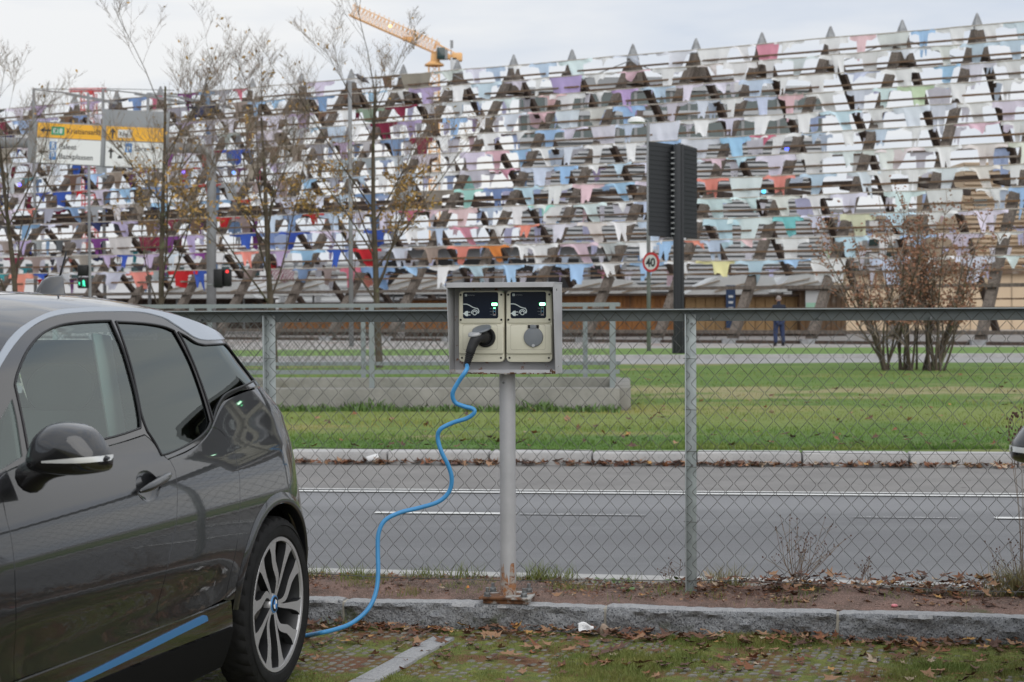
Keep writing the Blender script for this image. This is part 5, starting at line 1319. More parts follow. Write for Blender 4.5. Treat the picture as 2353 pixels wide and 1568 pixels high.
# ================================================================ buildings behind the rack
M['corr']=mat('grey_corrugated_metal',(.44,.45,.46),.6,.2,col2=(.36,.37,.38),scale=.4)
M['corr_d']=mat('dark_grey_metal',(.26,.265,.27),.6,.2)
M['dglass']=mat('dark_window_glass',(.02,.045,.045),.12,0,coat=.4)
M['sand']=mat('sand_coloured_wall',(.62,.48,.33),.85,col2=(.56,.43,.30),scale=.3)
M['sandslat']=mat('tan_board',(.42,.33,.24),.85,col2=(.33,.26,.19),scale=.8)
M['orangew']=mat('orange_brown_boards',(.36,.155,.045),.75,col2=(.24,.10,.035),scale=.8,stretch=(6,6,.4),layers=[((.12,.06,.03),.5,3,.6,.7)])
M['tanw']=mat('light_brown_boards',(.42,.27,.13),.8,col2=(.34,.21,.10),scale=.6,stretch=(5,5,.4))
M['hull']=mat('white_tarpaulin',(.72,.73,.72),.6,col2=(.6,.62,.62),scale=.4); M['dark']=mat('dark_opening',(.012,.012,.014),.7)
M['redbrick']=mat('red_brick_house',(.30,.10,.07),.85,col2=(.36,.14,.10),scale=1.2)
M['whitew']=mat('white_rendered_wall',(.66,.66,.66),.8,col2=(.58,.59,.6),scale=.2)
def facade(name,label,cat,x0,x1,yt,yb,Y,depth,m,parts=None):
    a=at(x0,(yt+yb)/2,Y); b=at(x1,(yt+yb)/2,Y); zt=at((x0+x1)/2,yt,Y).z; zb_=.16 if yb is None else at((x0+x1)/2,yb,Y).z
    t=thing(name,label,cat,((a.x+b.x)/2,Y,.16)); W_=b.x-a.x
    MB().box((0,depth/2,(zt-.16)/2),(W_,depth,zt-.16)).build('wall',m,t)
    return t,W_,zt-.16
# grey hall with a dark glass storey above ribbed metal cladding
YB=112
t,W_,Hh=facade('industrial_hall','grey metal clad hall with a dark glazed upper storey behind the rack','hall',1195,1890,200,770,YB,18,M['corr_d'])
zg=at(1500,322,YB).z-.16
for k in range(40):
    z=.3+k*(zg-.6)/40
    MB().box((0,-.16,z+.09),(W_*.999,.22,(zg-.6)/40*.55)).build('cladding_rib',M['corr'],t)
MB().box((0,-.06,(zg+Hh)/2-.1),(W_*.99,.10,Hh-zg-.5)).build('glazing',M['dglass'],t)
for k in range(17): MB().box((-W_/2+W_*(k+.5)/17,-.16,(zg+Hh)/2-.1),(.18,.12,Hh-zg-.4)).build('mullion',M['corr_d'],t)
for z in (zg+.0,(zg+Hh)/2,Hh-.15): MB().box((0,-.18,z),(W_,.3,.28)).build('floor_band',M['corr'],t)
MB().box((0,3,Hh+.35),(W_*.6,4,.8)).build('roof_plant',M['corr_d'],t)
for (x0,x1,y0,y1) in ((1100,1420,555,618),):
    a=at(x0,y0,YB-.5); b=at(x1,y1,YB-.5)
# dark shed with openings at the lower middle
t,W_,Hh=facade('dark_shed','low dark shed with open bays behind the lower clothes lines','shed',860,1440,562,770,100,8,M['corr_d'])
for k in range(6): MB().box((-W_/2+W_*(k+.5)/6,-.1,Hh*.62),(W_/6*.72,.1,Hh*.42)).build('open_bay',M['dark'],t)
for k in range(5): MB().box((0,-.15,Hh*(.1+.07*k)),(W_,.12,.16)).build('cladding_rib',M['corr'],t)
MB().box((0,-.3,Hh),(W_*1.01,1.0,.2)).build('roof_edge',M['corr'],t)
# sand wall at right and tan slatted wall above it
t,W_,Hh=facade('sand_wall_building','plain sand coloured building wall behind the right end of the rack','building',1945,2800,628,770,96,9,M['sand'])
MB().box((0,-.1,Hh+.05),(W_*1.002,.5,.16)).build('wall_coping',M['timber_r'],t)
for k in range(1,9): MB().box((-W_/2+k*W_/9,-.02,Hh/2),(.04,.06,Hh)).build('wall_joint',M['sandslat'],t)
t,W_,Hh=facade('slatted_building','tan building with horizontal slats at the far right','building',2214,2900,372,640,104,12,M['sand'])
for k in range(34): MB().box((0,-.12,.3+k*Hh/34.5),(W_,.2,Hh/34*.5)).build('slat',M['sandslat'],t)
for k in range(9): MB().box((-W_/2+W_*(k+.5)/9,-.03,Hh*.72),(W_/9*.4,.12,Hh*.12)).build('window',M['dglass'],t)
t,W_,Hh=facade('brown_hall','brown and grey building with window rows behind the shrub','building',1880,2170,480,770,124,10,M['corr_d'])
for r_ in range(5):
    for k in range(8): MB().box((-W_/2+W_*(k+.5)/8,-.05,Hh*(.30+.14*r_)),(W_/8*.55,.12,Hh*.07)).build('window',M['whitew'] if (k+r_)%3 else M['dglass'],t)
    MB().box((0,-.08,Hh*(.36+.14*r_)),(W_,.16,.18)).build('slat',M['sandslat'],t)
# board fences / huts under the rack
def hut(label,x0,x1,yt,Y,m,n,cat='hut',nm='boarded_hut'):
    a=at(x0,700,Y); b=at(x1,700,Y); zt=at((x0+x1)/2,yt,Y).z; t=thing(nm,label,cat,((a.x+b.x)/2,Y,.16)); W_=b.x-a.x; H_=zt-.16
    MB().box((0,1.3,H_/2),(W_,2.4,H_)).build('wall',m,t)
    for k in range(n): MB().box((-W_/2+W_*(k+.5)/n,.07,H_/2),(W_/n*.9,.06,H_*.99)).build('board',m,t)
    MB().box((0,1.0,H_+.05),(W_+.4,3.2,.1)).build('roof',M['timber_d'],t); MB().box((0,.05,.12),(W_,.12,.24)).build('base_board',M['timber_d'],t)
    return t
hut('orange brown boarded wall behind the charger under the rack',1280,1560,680,80,M['orangew'],26)
hut('light brown boarded wall right of the dark sign post',1575,1850,682,80,M['tanw'],12)
hut('orange hut seen through the fence left of the charger',930,1180,690,82,M['orangew'],20)
hut('dim orange brown boarded wall at the middle left',640,905,700,88,M['orangew'],20)
hut('grey brown boarded gate with a white notice right of the walking man',1840,1945,668,79,M['timber_r'],9)
hut('dark brown boarded base behind the left trees',-100,620,690,104,M['timber_d'],30)
nb=MB().box((0,0,0),(.85,.04,1.15)).build('notice_board',M['whitew'],None,loc=at(1873,690,78.7)); tag(nb,'white notice with green lower half on the boarded gate','notice')
MB().box((0,-.03,-.33),(.80,.02,.42)).build('green_field',mat('notice_green',(.35,.6,.45),.6),nb)
bs=MB().box((0,0,0),(.42,.05,1.9)).build('blue_banner',mat('blue_banner_cloth',(.02,.045,.11),.7),None,loc=at(1679,705,79.2)); tag(bs,'narrow dark blue banner with white lettering on the brown wall','banner')
for k in range(4): MB().box((0,-.04,.45-.26*k),(.20,.02,.10)).build('lettering_mark',M['whitew'],bs)
# white tents / tarpaulins
def ridge_tent(label,x0,x1,yt,yb,Y,sk=.0):
    a=at(x0,yb,Y); b=at(x1,yb,Y); zt=at((x0+x1)/2,yt,Y).z; W_=b.x-a.x; t=thing('white_tent',label,'tent',((a.x+b.x)/2,Y,.16)); zb2=a.z-.16; zt-=.16
    mb=MB(); prof=[(-W_/2,zb2),(-W_*.25+sk,zt*.92+zb2*.08),(0+sk,zt),(W_*.28+sk,zt*.9+zb2*.1),(W_/2,zb2)]
    mb.prism(prof,lambda x,z,d:(x,d,z),5.0).build('canvas',M['hull'],t)
    for k in (-.35,0,.35):
        MB().beam((W_*k-.8,-.06,zb2+(zt-zb2)*.25),(W_*k+1.2,-.06,zb2+(zt-zb2)*.75),.07,.05).build('canvas_seam',M['sandslat'],t)
        MB().tube([(W_*k,.5,0),(W_*k,.5,zb2)],.06,6).build('tent_pole',M['capm'],t)
    return t
ridge_tent('white canvas roof right of the charger under the lowest clothes',1290,1500,640,684,84)
ridge_tent('white canvas roof behind the yellow shirt',1560,1800,632,684,85,.6)
ridge_tent('white canvas roof between the brown wall and the sand building',1780,1925,630,672,83)
ridge_tent('white canvas roof behind the trees left of the charger',590,740,632,680,90,.4)
ridge_tent('long white canvas roof at the left behind the tree trunks',370,590,636,686,94)
ridge_tent('pale canvas roof directly left of the charger box',880,1030,628,676,88)
# pale building far left
t,W_,Hh=facade('pale_harbour_building','long pale grey building behind the left part of the rack','building',-260,640,560,770,160,10,M['whitew'])
for k in range(26): MB().box((-W_/2+W_*(k+.5)/26,-.05,Hh*.66),(W_/26*.5,.12,Hh*.18)).build('window',M['dglass'],t)
for k in range(5): MB().box((0,-.08,Hh*(.2+.17*k)),(W_,.12,.10)).build('slat',M['corr'],t)
t,W_,Hh=facade('white_containers','stack of white and grey containers behind the left centre of the rack','containers',640,1210,598,770,120,8,M['hull'])
for k in range(9): MB().box((0,-.1,Hh*(.06+.11*k)),(W_,.16,.14)).build('cladding_rib',M['corr'],t)
for k in range(7): MB().box((-W_/2+W_*k/7+.3,-.12,Hh*.5),(.3,.2,Hh)).build('container_edge',M['corr_d'],t)
# far red brick houses
t=thing('brick_house','distant red brick house with pitched roof beside the shrub','house',at(1900,700,150)*1); t.location.z=.1
w3=MB().box((0,4,3),(7,8,6)).build('wall',M['redbrick'],t); MB().prism([(-3.8,6),(0,8.4),(3.8,6)],lambda x,z,d:(x,d,z),8).build('roof',M['redbrick'],t)
for k in (-2,0,2): MB().box((k,-.05,3.6),(.9,.15,1.3)).build('window',M['whitew'],w3)

# ================================================================ tower cranes
M['crane']=mat('yellow_crane_paint',(.78,.44,.18),.5); M['crane_r']=mat('red_crane_paint',(.52,.05,.05),.5)
def lattice(mb,p0,p1,w,n,r,tri=False,up=(0,0,1)):
    p0=Vector(p0);p1=Vector(p1);d=(p1-p0).normalized();u=Vector(up); x=d.cross(u); x=x.normalized() if x.length>.01 else Vector((1,0,0)); u=x.cross(d)
    cs=[x*w/2-u*w/2,-x*w/2-u*w/2,u*w*.6] if tri else [x*w/2+u*w/2,-x*w/2+u*w/2,-x*w/2-u*w/2,x*w/2-u*w/2]
    for c_ in cs: mb.tube([p0+c_,p1+c_],r,5)
    m_=len(cs)
    for k in range(n):
        a=p0.lerp(p1,k/n); b=p0.lerp(p1,(k+1)/n); md=p0.lerp(p1,(k+.5)/n)
        for q in range(m_): mb.tube([a+cs[q],(b if k%2 else b)+cs[(q+1)%m_]],r*.55,4); mb.tube([a+cs[q],a+cs[(q+1)%m_]],r*.55,4)
YC_=300
crane=thing('tower_crane','yellow orange tower crane with raised jib standing behind the rack','crane',at(998,700,YC_)); crane.location.z=0
CO=crane.location
def cq(x,y,dy=0): return at(x,y,YC_)-CO+Vector((0,dy,0))
mb=MB(); mt=cq(997,148); lattice(mb,Vector((mt.x,0,0)),mt,1.7,26,.11); mb.build('mast',M['crane'],crane)
jr=cq(1005,112); jt=cq(806,24); mb=MB(); lattice(mb,jr,jt,1.7,24,.085,True); mb.build('jib',M['crane'],crane)
mb=MB()
for k in range(18):
    p=jr.lerp(jt,k/18+.02); mb.beam(p+Vector((.1,0,.6)),p+Vector((.30,0,1.5)),.16,.09)
mb.build('jib_frames',M['crane'],crane)['kind']='stuff'
MB().beam(cq(999,150),cq(1002,120),1.5,1.5,(0,1,0)).build('slewing_tower',M['crane'],crane,bevel=.15)
MB().lathe([(1.6,0),(1.65,.25),(1.2,.5),(1.0,.7),(1.0,0)],16,Matrix.Translation(cq(998,152))).build('slewing_ring',M['crane'],crane)
a=cq(1008,122); b=cq(1056,140); MB().beam(a,b,.8,.9).build('counter_jib',M['crane'],crane,bevel=.2)
mb=MB(); mb.tube([cq(1004,100),cq(1030,118)],.12,5); mb.tube([cq(1004,100),cq(997,112)],.14,5); mb.tube([cq(1004,100),cq(1056,128)],.09,5); mb.build('stay',M['crane'],crane)
MB().box(cq(1050,132),(1.8,1.6,1.4)).build('winch_housing',M['crane'],crane,bevel=.2)
MB().box(cq(1043,150),(1.1,1.6,2.4)).build('counterweight',M['whitew'],crane,bevel=.1)
cb=MB().box(cq(1014,126,-1),(1.4,1.6,2.0)).build('cab',M['dglass'],crane,bevel=.15); MB().box(cq(1023,128,-1),(.9,1.4,1.6)).build('machinery_box',M['corr_d'],crane)
MB().box(cq(938,90),(1.8,1,.6)).build('trolley',M['crane'],crane)
MB().box(cq(1038,102),(.5,.2,1.3)).build('flag',M['corr_d'],crane); MB().tube([cq(1037,97),cq(1036,132)],.05,5).build('flag_pole',M['corr_d'],crane)
lm=mat('warm_work_lamp',(1,.7,.3),.5,emit=(1,.62,.2),estr=2)
MB().lathe([(0,-.3),(.35,0),(0,.3)],10,Matrix.Translation(cq(898,64,-1.5))).build('work_lamp',lm,crane)
YR=420; cr2=thing('tower_crane','distant red tower crane top far behind the road signs','crane',at(205,700,YR)); cr2.location.z=0; CO2=cr2.location
cq2=lambda x,y:at(x,y,YR)-CO2
mb=MB(); lattice(mb,Vector((cq2(204,220).x,0,0)),cq2(204,214),3.0,26,.14); mb.build('mast',M['crane_r'],cr2)
mb=MB(); lattice(mb,cq2(160,208),cq2(245,207),.7,20,.09,True); mb.build('jib',M['crane_r'],cr2)
MB().box(cq2(208,212),(1.0,1.2,1.2)).build('cab',M['crane_r'],cr2)

# ================================================================ gantry with direction signs
M['signgrey']=mat('grey_sign_back',(.24,.25,.26),.6,.1); M['s_yel']=mat('yellow_sign_face',(.78,.40,.03),.5); M['s_wht']=mat('white_sign_face',(.70,.71,.70),.5); M['s_blk']=mat('black_sign_print',(.015,.015,.015),.5)
M['s_grn']=mat('green_sign_face',(.03,.28,.14),.5); M['s_blu']=mat('blue_sign_face',(.03,.20,.50),.5); M['s_red']=mat('red_sign_ring',(.55,.025,.03),.5)
M['polem']=mat('grey_painted_pole',(.26,.27,.28),.6,.1,col2=(.2,.2,.205),scale=1.5)
YG=70
gan=thing('sign_gantry','grey steel gantry with a horizontal tube reaching left over the road','gantry',at(485,700,YG)); gan.location.z=.12; GO=gan.location
gq=lambda x,y,dy=0:at(x,y,YG)-GO+Vector((0,dy,0))
MB().tube([Vector((0,0,0)),gq(486,380),gq(482,352),gq(462,341)],.19,16).build('pole',M['polem'],gan,smooth=True)
MB().tube([gq(468,342),gq(250,335),gq(-150,322)],.20,14).build('cross_tube',M['polem'],gan,smooth=True)
def sign_box(label,x0,x1,yt0,yt1,yb0,yb1,Y,split,name='direction_sign'):
    # face in its own frame: x right, z up, tilted like in the photo
    A=at(x0,yb0,Y);B=at(x1,yb1,Y);D=at(x0,yt0,Y); Wd=(B-A).length; Hd=(D-A).length
    t=thing(name,label,'road sign',A); roll=math.atan2((B-A).z,(B-A).x); t.rotation_euler=(0,-roll,0)
    MB().box((Wd/2,.12,Hd/2),(Wd+.0,.16,Hd)).build('sign_case',M['signgrey'],t,bevel=.02)
    return t,Wd,Hd
def face(t,x0,x1,z0,z1,m,y=.035,name='sign_face'): return MB().box(((x0+x1)/2,y,(z0+z1)/2),(x1-x0,.01,z1-z0)).build(name,m,t)
def ttext(t,s,x,z,size,m,y=.027,xs=1.0): return text_mesh(s,size,m,t,Matrix.Translation((x,y,z))@Matrix.Rotation(RAD(90),4,'X'),xs=xs,bold=.004)
def arrow(t,x,z,s,ang,y=.026):
    P=[(-.5,-.09),(.08,-.09),(.08,-.30),(.5,0),(.08,.30),(.08,.09),(-.5,.09)]; R=Matrix.Rotation(ang,2)
    return MB().prism([tuple(R@Vector(p)*s) for p in P],lambda a,b,d:(x+a,y-d,z+b),.003).build('arrow',M['s_blk'],t)
t,Wd,Hd=sign_box('left direction sign with yellow Kristiansand panel above a white parking panel',61,237,277,284,374,383,YG-.6,0)
fx0,fx1=Wd*.12,Wd*.955; k_=Hd
face(t,fx0,fx1,k_*.02,k_*.60,M['s_wht']); face(t,fx0,fx1,k_*.62,k_*.965,M['s_yel'])
fw=fx1-fx0
def fX(z): return fx0+(z-205)/(1165-205)*fw
arrow(t,fX(325),k_*.79,.42,math.pi); 
face(t,fX(412),fX(612),k_*.69,k_*.89,M['s_grn'],.030,'route_badge'); ttext(t,'E18',fX(440),k_*.735,.26,M['s_wht'],y=.022,xs=.95)
ttext(t,'Kristiansand',fX(640),k_*.74,.29,M['s_blk'],xs=.92)
arrow(t,fX(305),k_*.28,.42,math.pi)
for z,ch_,tx_ in ((k_*.33,'R','Paleet'),(k_*.10,'P','Bankplassen')):
    face(t,fX(400),fX(500),z,z+k_*.20,M['s_blu'],.030,'parking_badge'); ttext(t,ch_,fX(422),z+k_*.025,.28,M['s_wht'],y=.022)
    MB().prism([(fX(405),z+k_*.155),(fX(450),z+k_*.19),(fX(495),z+k_*.155)],lambda a,b,d:(a,.024-d,b),.003).build('roof_mark',M['s_wht'],t)
    ttext(t,tx_,fX(540),z+k_*.035,.29,M['s_blk'],xs=.95)
t,Wd,Hd=sign_box('right direction sign with grey blank top, yellow Ring 1 strip and white parking panel',234,384,251,262,384,390,YG-.55,0)
k_=Hd; fx0,fx1=Wd*.045,Wd*.93; fw=fx1-fx0
face(t,fx0,fx1,k_*.02,k_*.45,M['s_wht']); face(t,fx0,fx1,k_*.47,k_*.71,M['s_yel'])
def fX(z): return fx0+(z-1285)/(2175-1285)*fw
arrow(t,fX(1385),k_*.59,.42,math.pi/2); face(t,fX(1465),fX(1680),k_*.52,k_*.66,M['s_wht'],.030,'ring_badge'); ttext(t,'Ring 1',fX(1490),k_*.55,.23,M['s_blk'],y=.022,xs=.85)
arrow(t,fX(1370),k_*.25,.42,math.pi/2)
for z0_,z1_ in ((.30,.43),(.09,.27)):
    face(t,fX(1462),fX(1560),k_*z0_,k_*z1_,M['s_wht'],.030,'vehicle_plate')
    MB().box((fX(1510),.022,k_*(z0_+z1_)/2-.01),((fX(1545)-fX(1475)),.004,.07)).build('vehicle_mark',M['s_blk'],t); MB().box((fX(1510),.022,k_*(z0_+z1_)/2+.05),((fX(1530)-fX(1492)),.004,.06)).build('vehicle_mark',M['s_blk'],t)
face(t,fX(1585),fX(1690),k_*.27,k_*.43,M['s_blu'],.030,'parking_badge'); ttext(t,'P',fX(1608),k_*.285,.28,M['s_wht'],y=.022)
ttext(t,'Sørenga',fX(1730),k_*.30,.28,M['s_blk'],xs=.9)

# ================================================================ poles, signals, dark panel, speed sign
def pole(label,x,y0,y1,Y,r,m='polem',name='lamp_post',cat='lamp post',zb=.12):
    p=at(x,y0,Y); t=thing(name,label,cat,(p.x,Y,zb)); H_=at(x,y1,Y).z-zb; MB().tube([(0,0,0),(0,0,H_)],[r,r*.8],10).build('pole',M[m],t,smooth=True); return t,H_
t,H_=pole('tall thin grey pole rising right of the second tree',807,700,186,62,.085)
t,H_=pole('thin grey mast carrying catenary arms left of the white signs',207,700,214,76,.07,name='catenary_mast',cat='mast')
for x,y0,y1,lb in ((82,204,700,'catenary mast at the left end of the sign row'),(241,204,700,'catenary mast rising between the two direction signs'),(344,214,700,'short catenary mast right of the signs')):
    t,H_=pole(lb,x,700,y0,90,.09,name='catenary_mast',cat='mast')
    MB().tube([(0,0,H_-.05),(1.9,0,H_-.25)],.035,6).build('arm',M['polem'],t); MB().beam((1.6,0,H_-.25),(4.2,0,H_-.75),.14,.14).build('insulator_bar',M['polem'],t); MB().tube([(0,0,H_),(3.6,0,H_-.1)],.02,5).build('stay',M['polem'],t)
# speed limit sign on the lamp post in front of the dark panel
YS=54
t,H_=pole('slim grey lamp post with a pale dome lamp, carrying the speed sign',1491,800,283,YS,.065)
mb=MB(); mb.tube([(0,0,H_-.1),(0,0,H_+.05),(-.18,-.05,H_+.12)],.035,8); mb.build('bracket',M['polem'],t)
MB().lathe([(.27,-.05),(.25,.04),(.16,.11),(0,.14),],20,Matrix.Translation((-.36,-.05,H_+.06))).build('lamp_head',M['s_wht'],t,smooth=True)
p=at(1495.5,603,YS-.25); ss=thing('speed_limit_sign','round red ringed 40 speed limit sign on the slim lamp post','road sign',p,RAD(-38))
T=Matrix.Rotation(RAD(90),4,'X')
MB().lathe([(0,0),(.30,0),(.30,-.02),(0,-.02)],48,T).build('sign_back',M['s_red'],ss)
MB().lathe([(.225,.008),(.292,.008),(.292,.002),(.225,.002)],48,T,closed=True).build('red_ring',M['s_red'],ss)
MB().lathe([(0,.006),(.226,.006)],48,T).build('sign_face',M['s_wht'],ss)
text_mesh('40',.36,M['s_blk'],ss,Matrix.Translation((-.005,-.010,-.125))@T,align='CENTER',xs=.92,bold=.012)
# dark ribbed panel on a dark post
YP_=51; M['dkpanel']=mat('dark_grey_sign_back',(.022,.024,.028),.55,.2)
p=at(1560,806,YP_); dp=thing('sign_back_panel','large dark ribbed sign panel seen from behind on a dark post','sign panel',(p.x,YP_,.17))
dq=lambda x,y,dy=0:at(x,y,YP_)-Vector((p.x,YP_,.17))+Vector((0,dy,0))
zt1=dq(1560,332).z
MB().box((0,0,zt1/2),(.29,.24,zt1)).build('post',M['dkpanel'],dp,bevel=.015)
for s in (-.09,.09): MB().box((s,-.135,zt1/2),(.03,.03,zt1)).build('post_flange',M['dkpanel'],dp)
a=dq(1489,327);b=dq(1546,330);cL=dq(1489,543); dL=.9
def wing(x0,y0t,y0b,x1,y1t,y1b,n,nm):
    A=dq(x0,y0t,-.25 if x0<1550 else .55);B=dq(x0,y0b,-.25 if x0<1550 else .55);Cc=dq(x1,y1t,.12);D=dq(x1,y1b,.12)
    mb=MB(); nn=Vector((0,.05,0)); mb.add([A,B,D,Cc,A+nn,B+nn,D+nn,Cc+nn],[(0,1,2,3),(7,6,5,4),(0,4,5,1),(1,5,6,2),(2,6,7,3),(3,7,4,0)]); mb.build('panel',M['dkpanel'],dp)
    for k in range(n):
        f=(k+.5)/n; l=A.lerp(B,f); r_=Cc.lerp(D,f); MB().beam(l+Vector((0,-.002,0)),r_+Vector((0,-.002,0)),.022,.085).build('slat',M['dkpanel'],dp)
wing(1489,327,543,1548,331,546,20,''); wing(1606,337,548,1572,333,546,20,'')
for k in range(16): q=dq(1545,352+k*12.4,-.14); MB().box(q,(.10,.03,.035)).build('bolt',M['capm'],dp)
for s in (-.28,.28): MB().box((s*.6,0,.25),(.04,.2,.5)).build('post_gusset',M['dkpanel'],dp)
# traffic lights
t=thing('traffic_light','black traffic signal with a green walking figure behind the car roof','traffic light',at(192,680,60)); t.location.z=.12
zq=lambda y:at(192,y,60).z-.12
MB().tube([(.22,0,0),(.22,0,zq(585))],.05,8).build('pole',M['polem'],t)
for y in (622,650): MB().box((0,0,zq(y)),(.34,.3,.38)).build('signal_head',M['blackp'],t,bevel=.04)
gm=mat('green_signal',(.1,1,.6),.4,emit=(.05,1,.55),estr=.8)
for x,sf in ((-.10,.5),(.05,1.0)): MB().prism([(-.05,-.10),(-.01,-.02),(.02,-.10),(.05,-.10),(.03,.02),(.03,.08),(-.01,.12),(-.04,.08),(-.03,.0)],lambda a,b,d,x=x,sf=sf:(x+a*sf,-.16-d,zq(652)+b*sf),.01).build('green_figure',gm,t)
t=thing('traffic_light','black traffic signal with a red lamp on the thick gantry pole','traffic light',at(506,680,58)); t.location.z=.12
z0q=at(506,640,58).z-.12
MB().box((-.05,0,z0q),(.30,.3,.62)).build('signal_head',M['blackp'],t,bevel=.05); MB().box((.22,.1,z0q+.02),(.26,.3,.58)).build('signal_head',M['blackp'],t,bevel=.05)
for k in (-1,0,1): MB().lathe([(.09,0),(.10,-.16),(.085,-.17),(.08,0)],12,Matrix.Translation((-.05,-.15,z0q+.19*k))@Matrix.Rotation(RAD(-90),4,'X')@Matrix.Diagonal((1,1,-1,1))).build('visor',M['blackp'],t)
MB().lathe([(0,0),(.05,0)],12,Matrix.Translation((.24,-.06,z0q+.22))@Matrix.Rotation(RAD(90),4,'X')).build('red_lamp',mat('red_signal',(1,.05,.05),.4,emit=(1,.03,.03),estr=1.2),t)
MB().tube([(-.22,.1,z0q-.2),(-.45,.1,z0q-.2)],.03,6).build('bracket',M['polem'],t)

# ================================================================ underpass parapet: low concrete wall and railing
M['conc']=mat('stained_concrete',(.27,.26,.235),.9,col2=(.19,.185,.165),scale=2.5,detail=8,layers=[((.16,.15,.12),1.2,6,.58,.7)],bump=.004,bscale=30)
fl=ground(640,932,.12); fl.y=24.6; 
F1=at(640,895,24.6); F2=at(1424,884,24.3); F2.z=F1.z=0
back=3.6
pw=thing('parapet_wall','low concrete parapet wall standing in the lawn behind the fence','wall',Vector((F2.x,F2.y,.08)))
wd=(Vector((F1.x,F1.y,0))-Vector((F2.x,F2.y,0))).normalized(); wn=Vector((-wd.y,wd.x,0)); 
if wn.y<0: wn=-wn
Zw=.34
def wb(p,q,w,h,z,m,nm,par,bev=.02): return MB().beam(p+Vector((0,0,z)),q+Vector((0,0,z)),w,h).build(nm,m,par,bevel=bev)
LW=13
wb(Vector((0,0,0)),wd*LW,.30,Zw*2,0,M['conc'],'front_wall',pw); wb(wn*back,wd*LW+wn*back,.30,Zw*2,0,M['conc'],'back_wall',pw)
wb(wn*.15,wn*(back-.15),.30,Zw*2-.004,0,M['conc'],'end_wall',pw)
rl=thing('railing','galvanised steel railing with wire mesh standing on the parapet wall','railing',pw.location+Vector((0,0,Zw)))
HR=at(1400,700,24.3).z-pw.location.z-Zw
def rpost(p): MB().box(p+Vector((0,0,HR/2)),(.07,.07,HR)).build('post',M['galv_dull'],rl)
for d_ in (.10,3.4 ,5.9,8.4,10.9): rpost(wd*d_)
for d_ in (.55,4.05 ,6.5,9.0,11.5): rpost(wd*d_+wn*back)
rpost(wn*1.8+wd*.1)
for z in (HR,.22):
    for a,b in ((wd*0,wd*LW),(wn*back,wd*LW+wn*back),(wd*.1,wd*.1+wn*back)):
        MB().beam(a+Vector((0,0,z)),b+Vector((0,0,z)),.06,.055).build('rail',M['galv_dull'],rl)
mesh_=MB()
for a,b in ((wd*.1,wd*LW),(wn*back+wd*.55,wd*LW+wn*back),(wd*.1,wd*.1+wn*back)):
    L=(b-a).length; n=int(L/.11); dd2=(b-a).normalized(); h0,h1=.24,HR-.04
    for k in range(-14,n):
        for sg in (1,-1):
            x0=k*.11; x1=x0+(h1-h0)*.8; za,zb2=(h0,h1) if sg>0 else (h1,h0); q0=max(0,-x0)/(x1-x0); q1=min(1,(L-x0)/(x1-x0))
            if q1<=q0: continue
            P0=a+dd2*(x0+(x1-x0)*q0)+Vector((0,0,za+(zb2-za)*q0)); P1=a+dd2*(x0+(x1-x0)*q1)+Vector((0,0,za+(zb2-za)*q1)); mesh_.tube([P0,P1],.0035,3,cap=False)
mesh_.build('wire_mesh',M['wire'],rl,fix=False)['kind']='stuff'
# ivy-like weeds at the wall foot
random.seed(3); P=[]
for _ in range(5200):
    d_=random.uniform(0,LW*.9); q=pw.location+wd*d_-wn*abs(random.gauss(.2,.12)); hh=(.6+.9*max(0,mnoise.noise(Vector((d_*1.3,2,0))))); P.append((q.x,q.y,.10,hh*random.uniform(.5,1.2)))
blades('wall_foot_weeds',P,.17,.03,M['weed'],None,.9,'tall green weeds along the foot of the parapet wall','weeds')

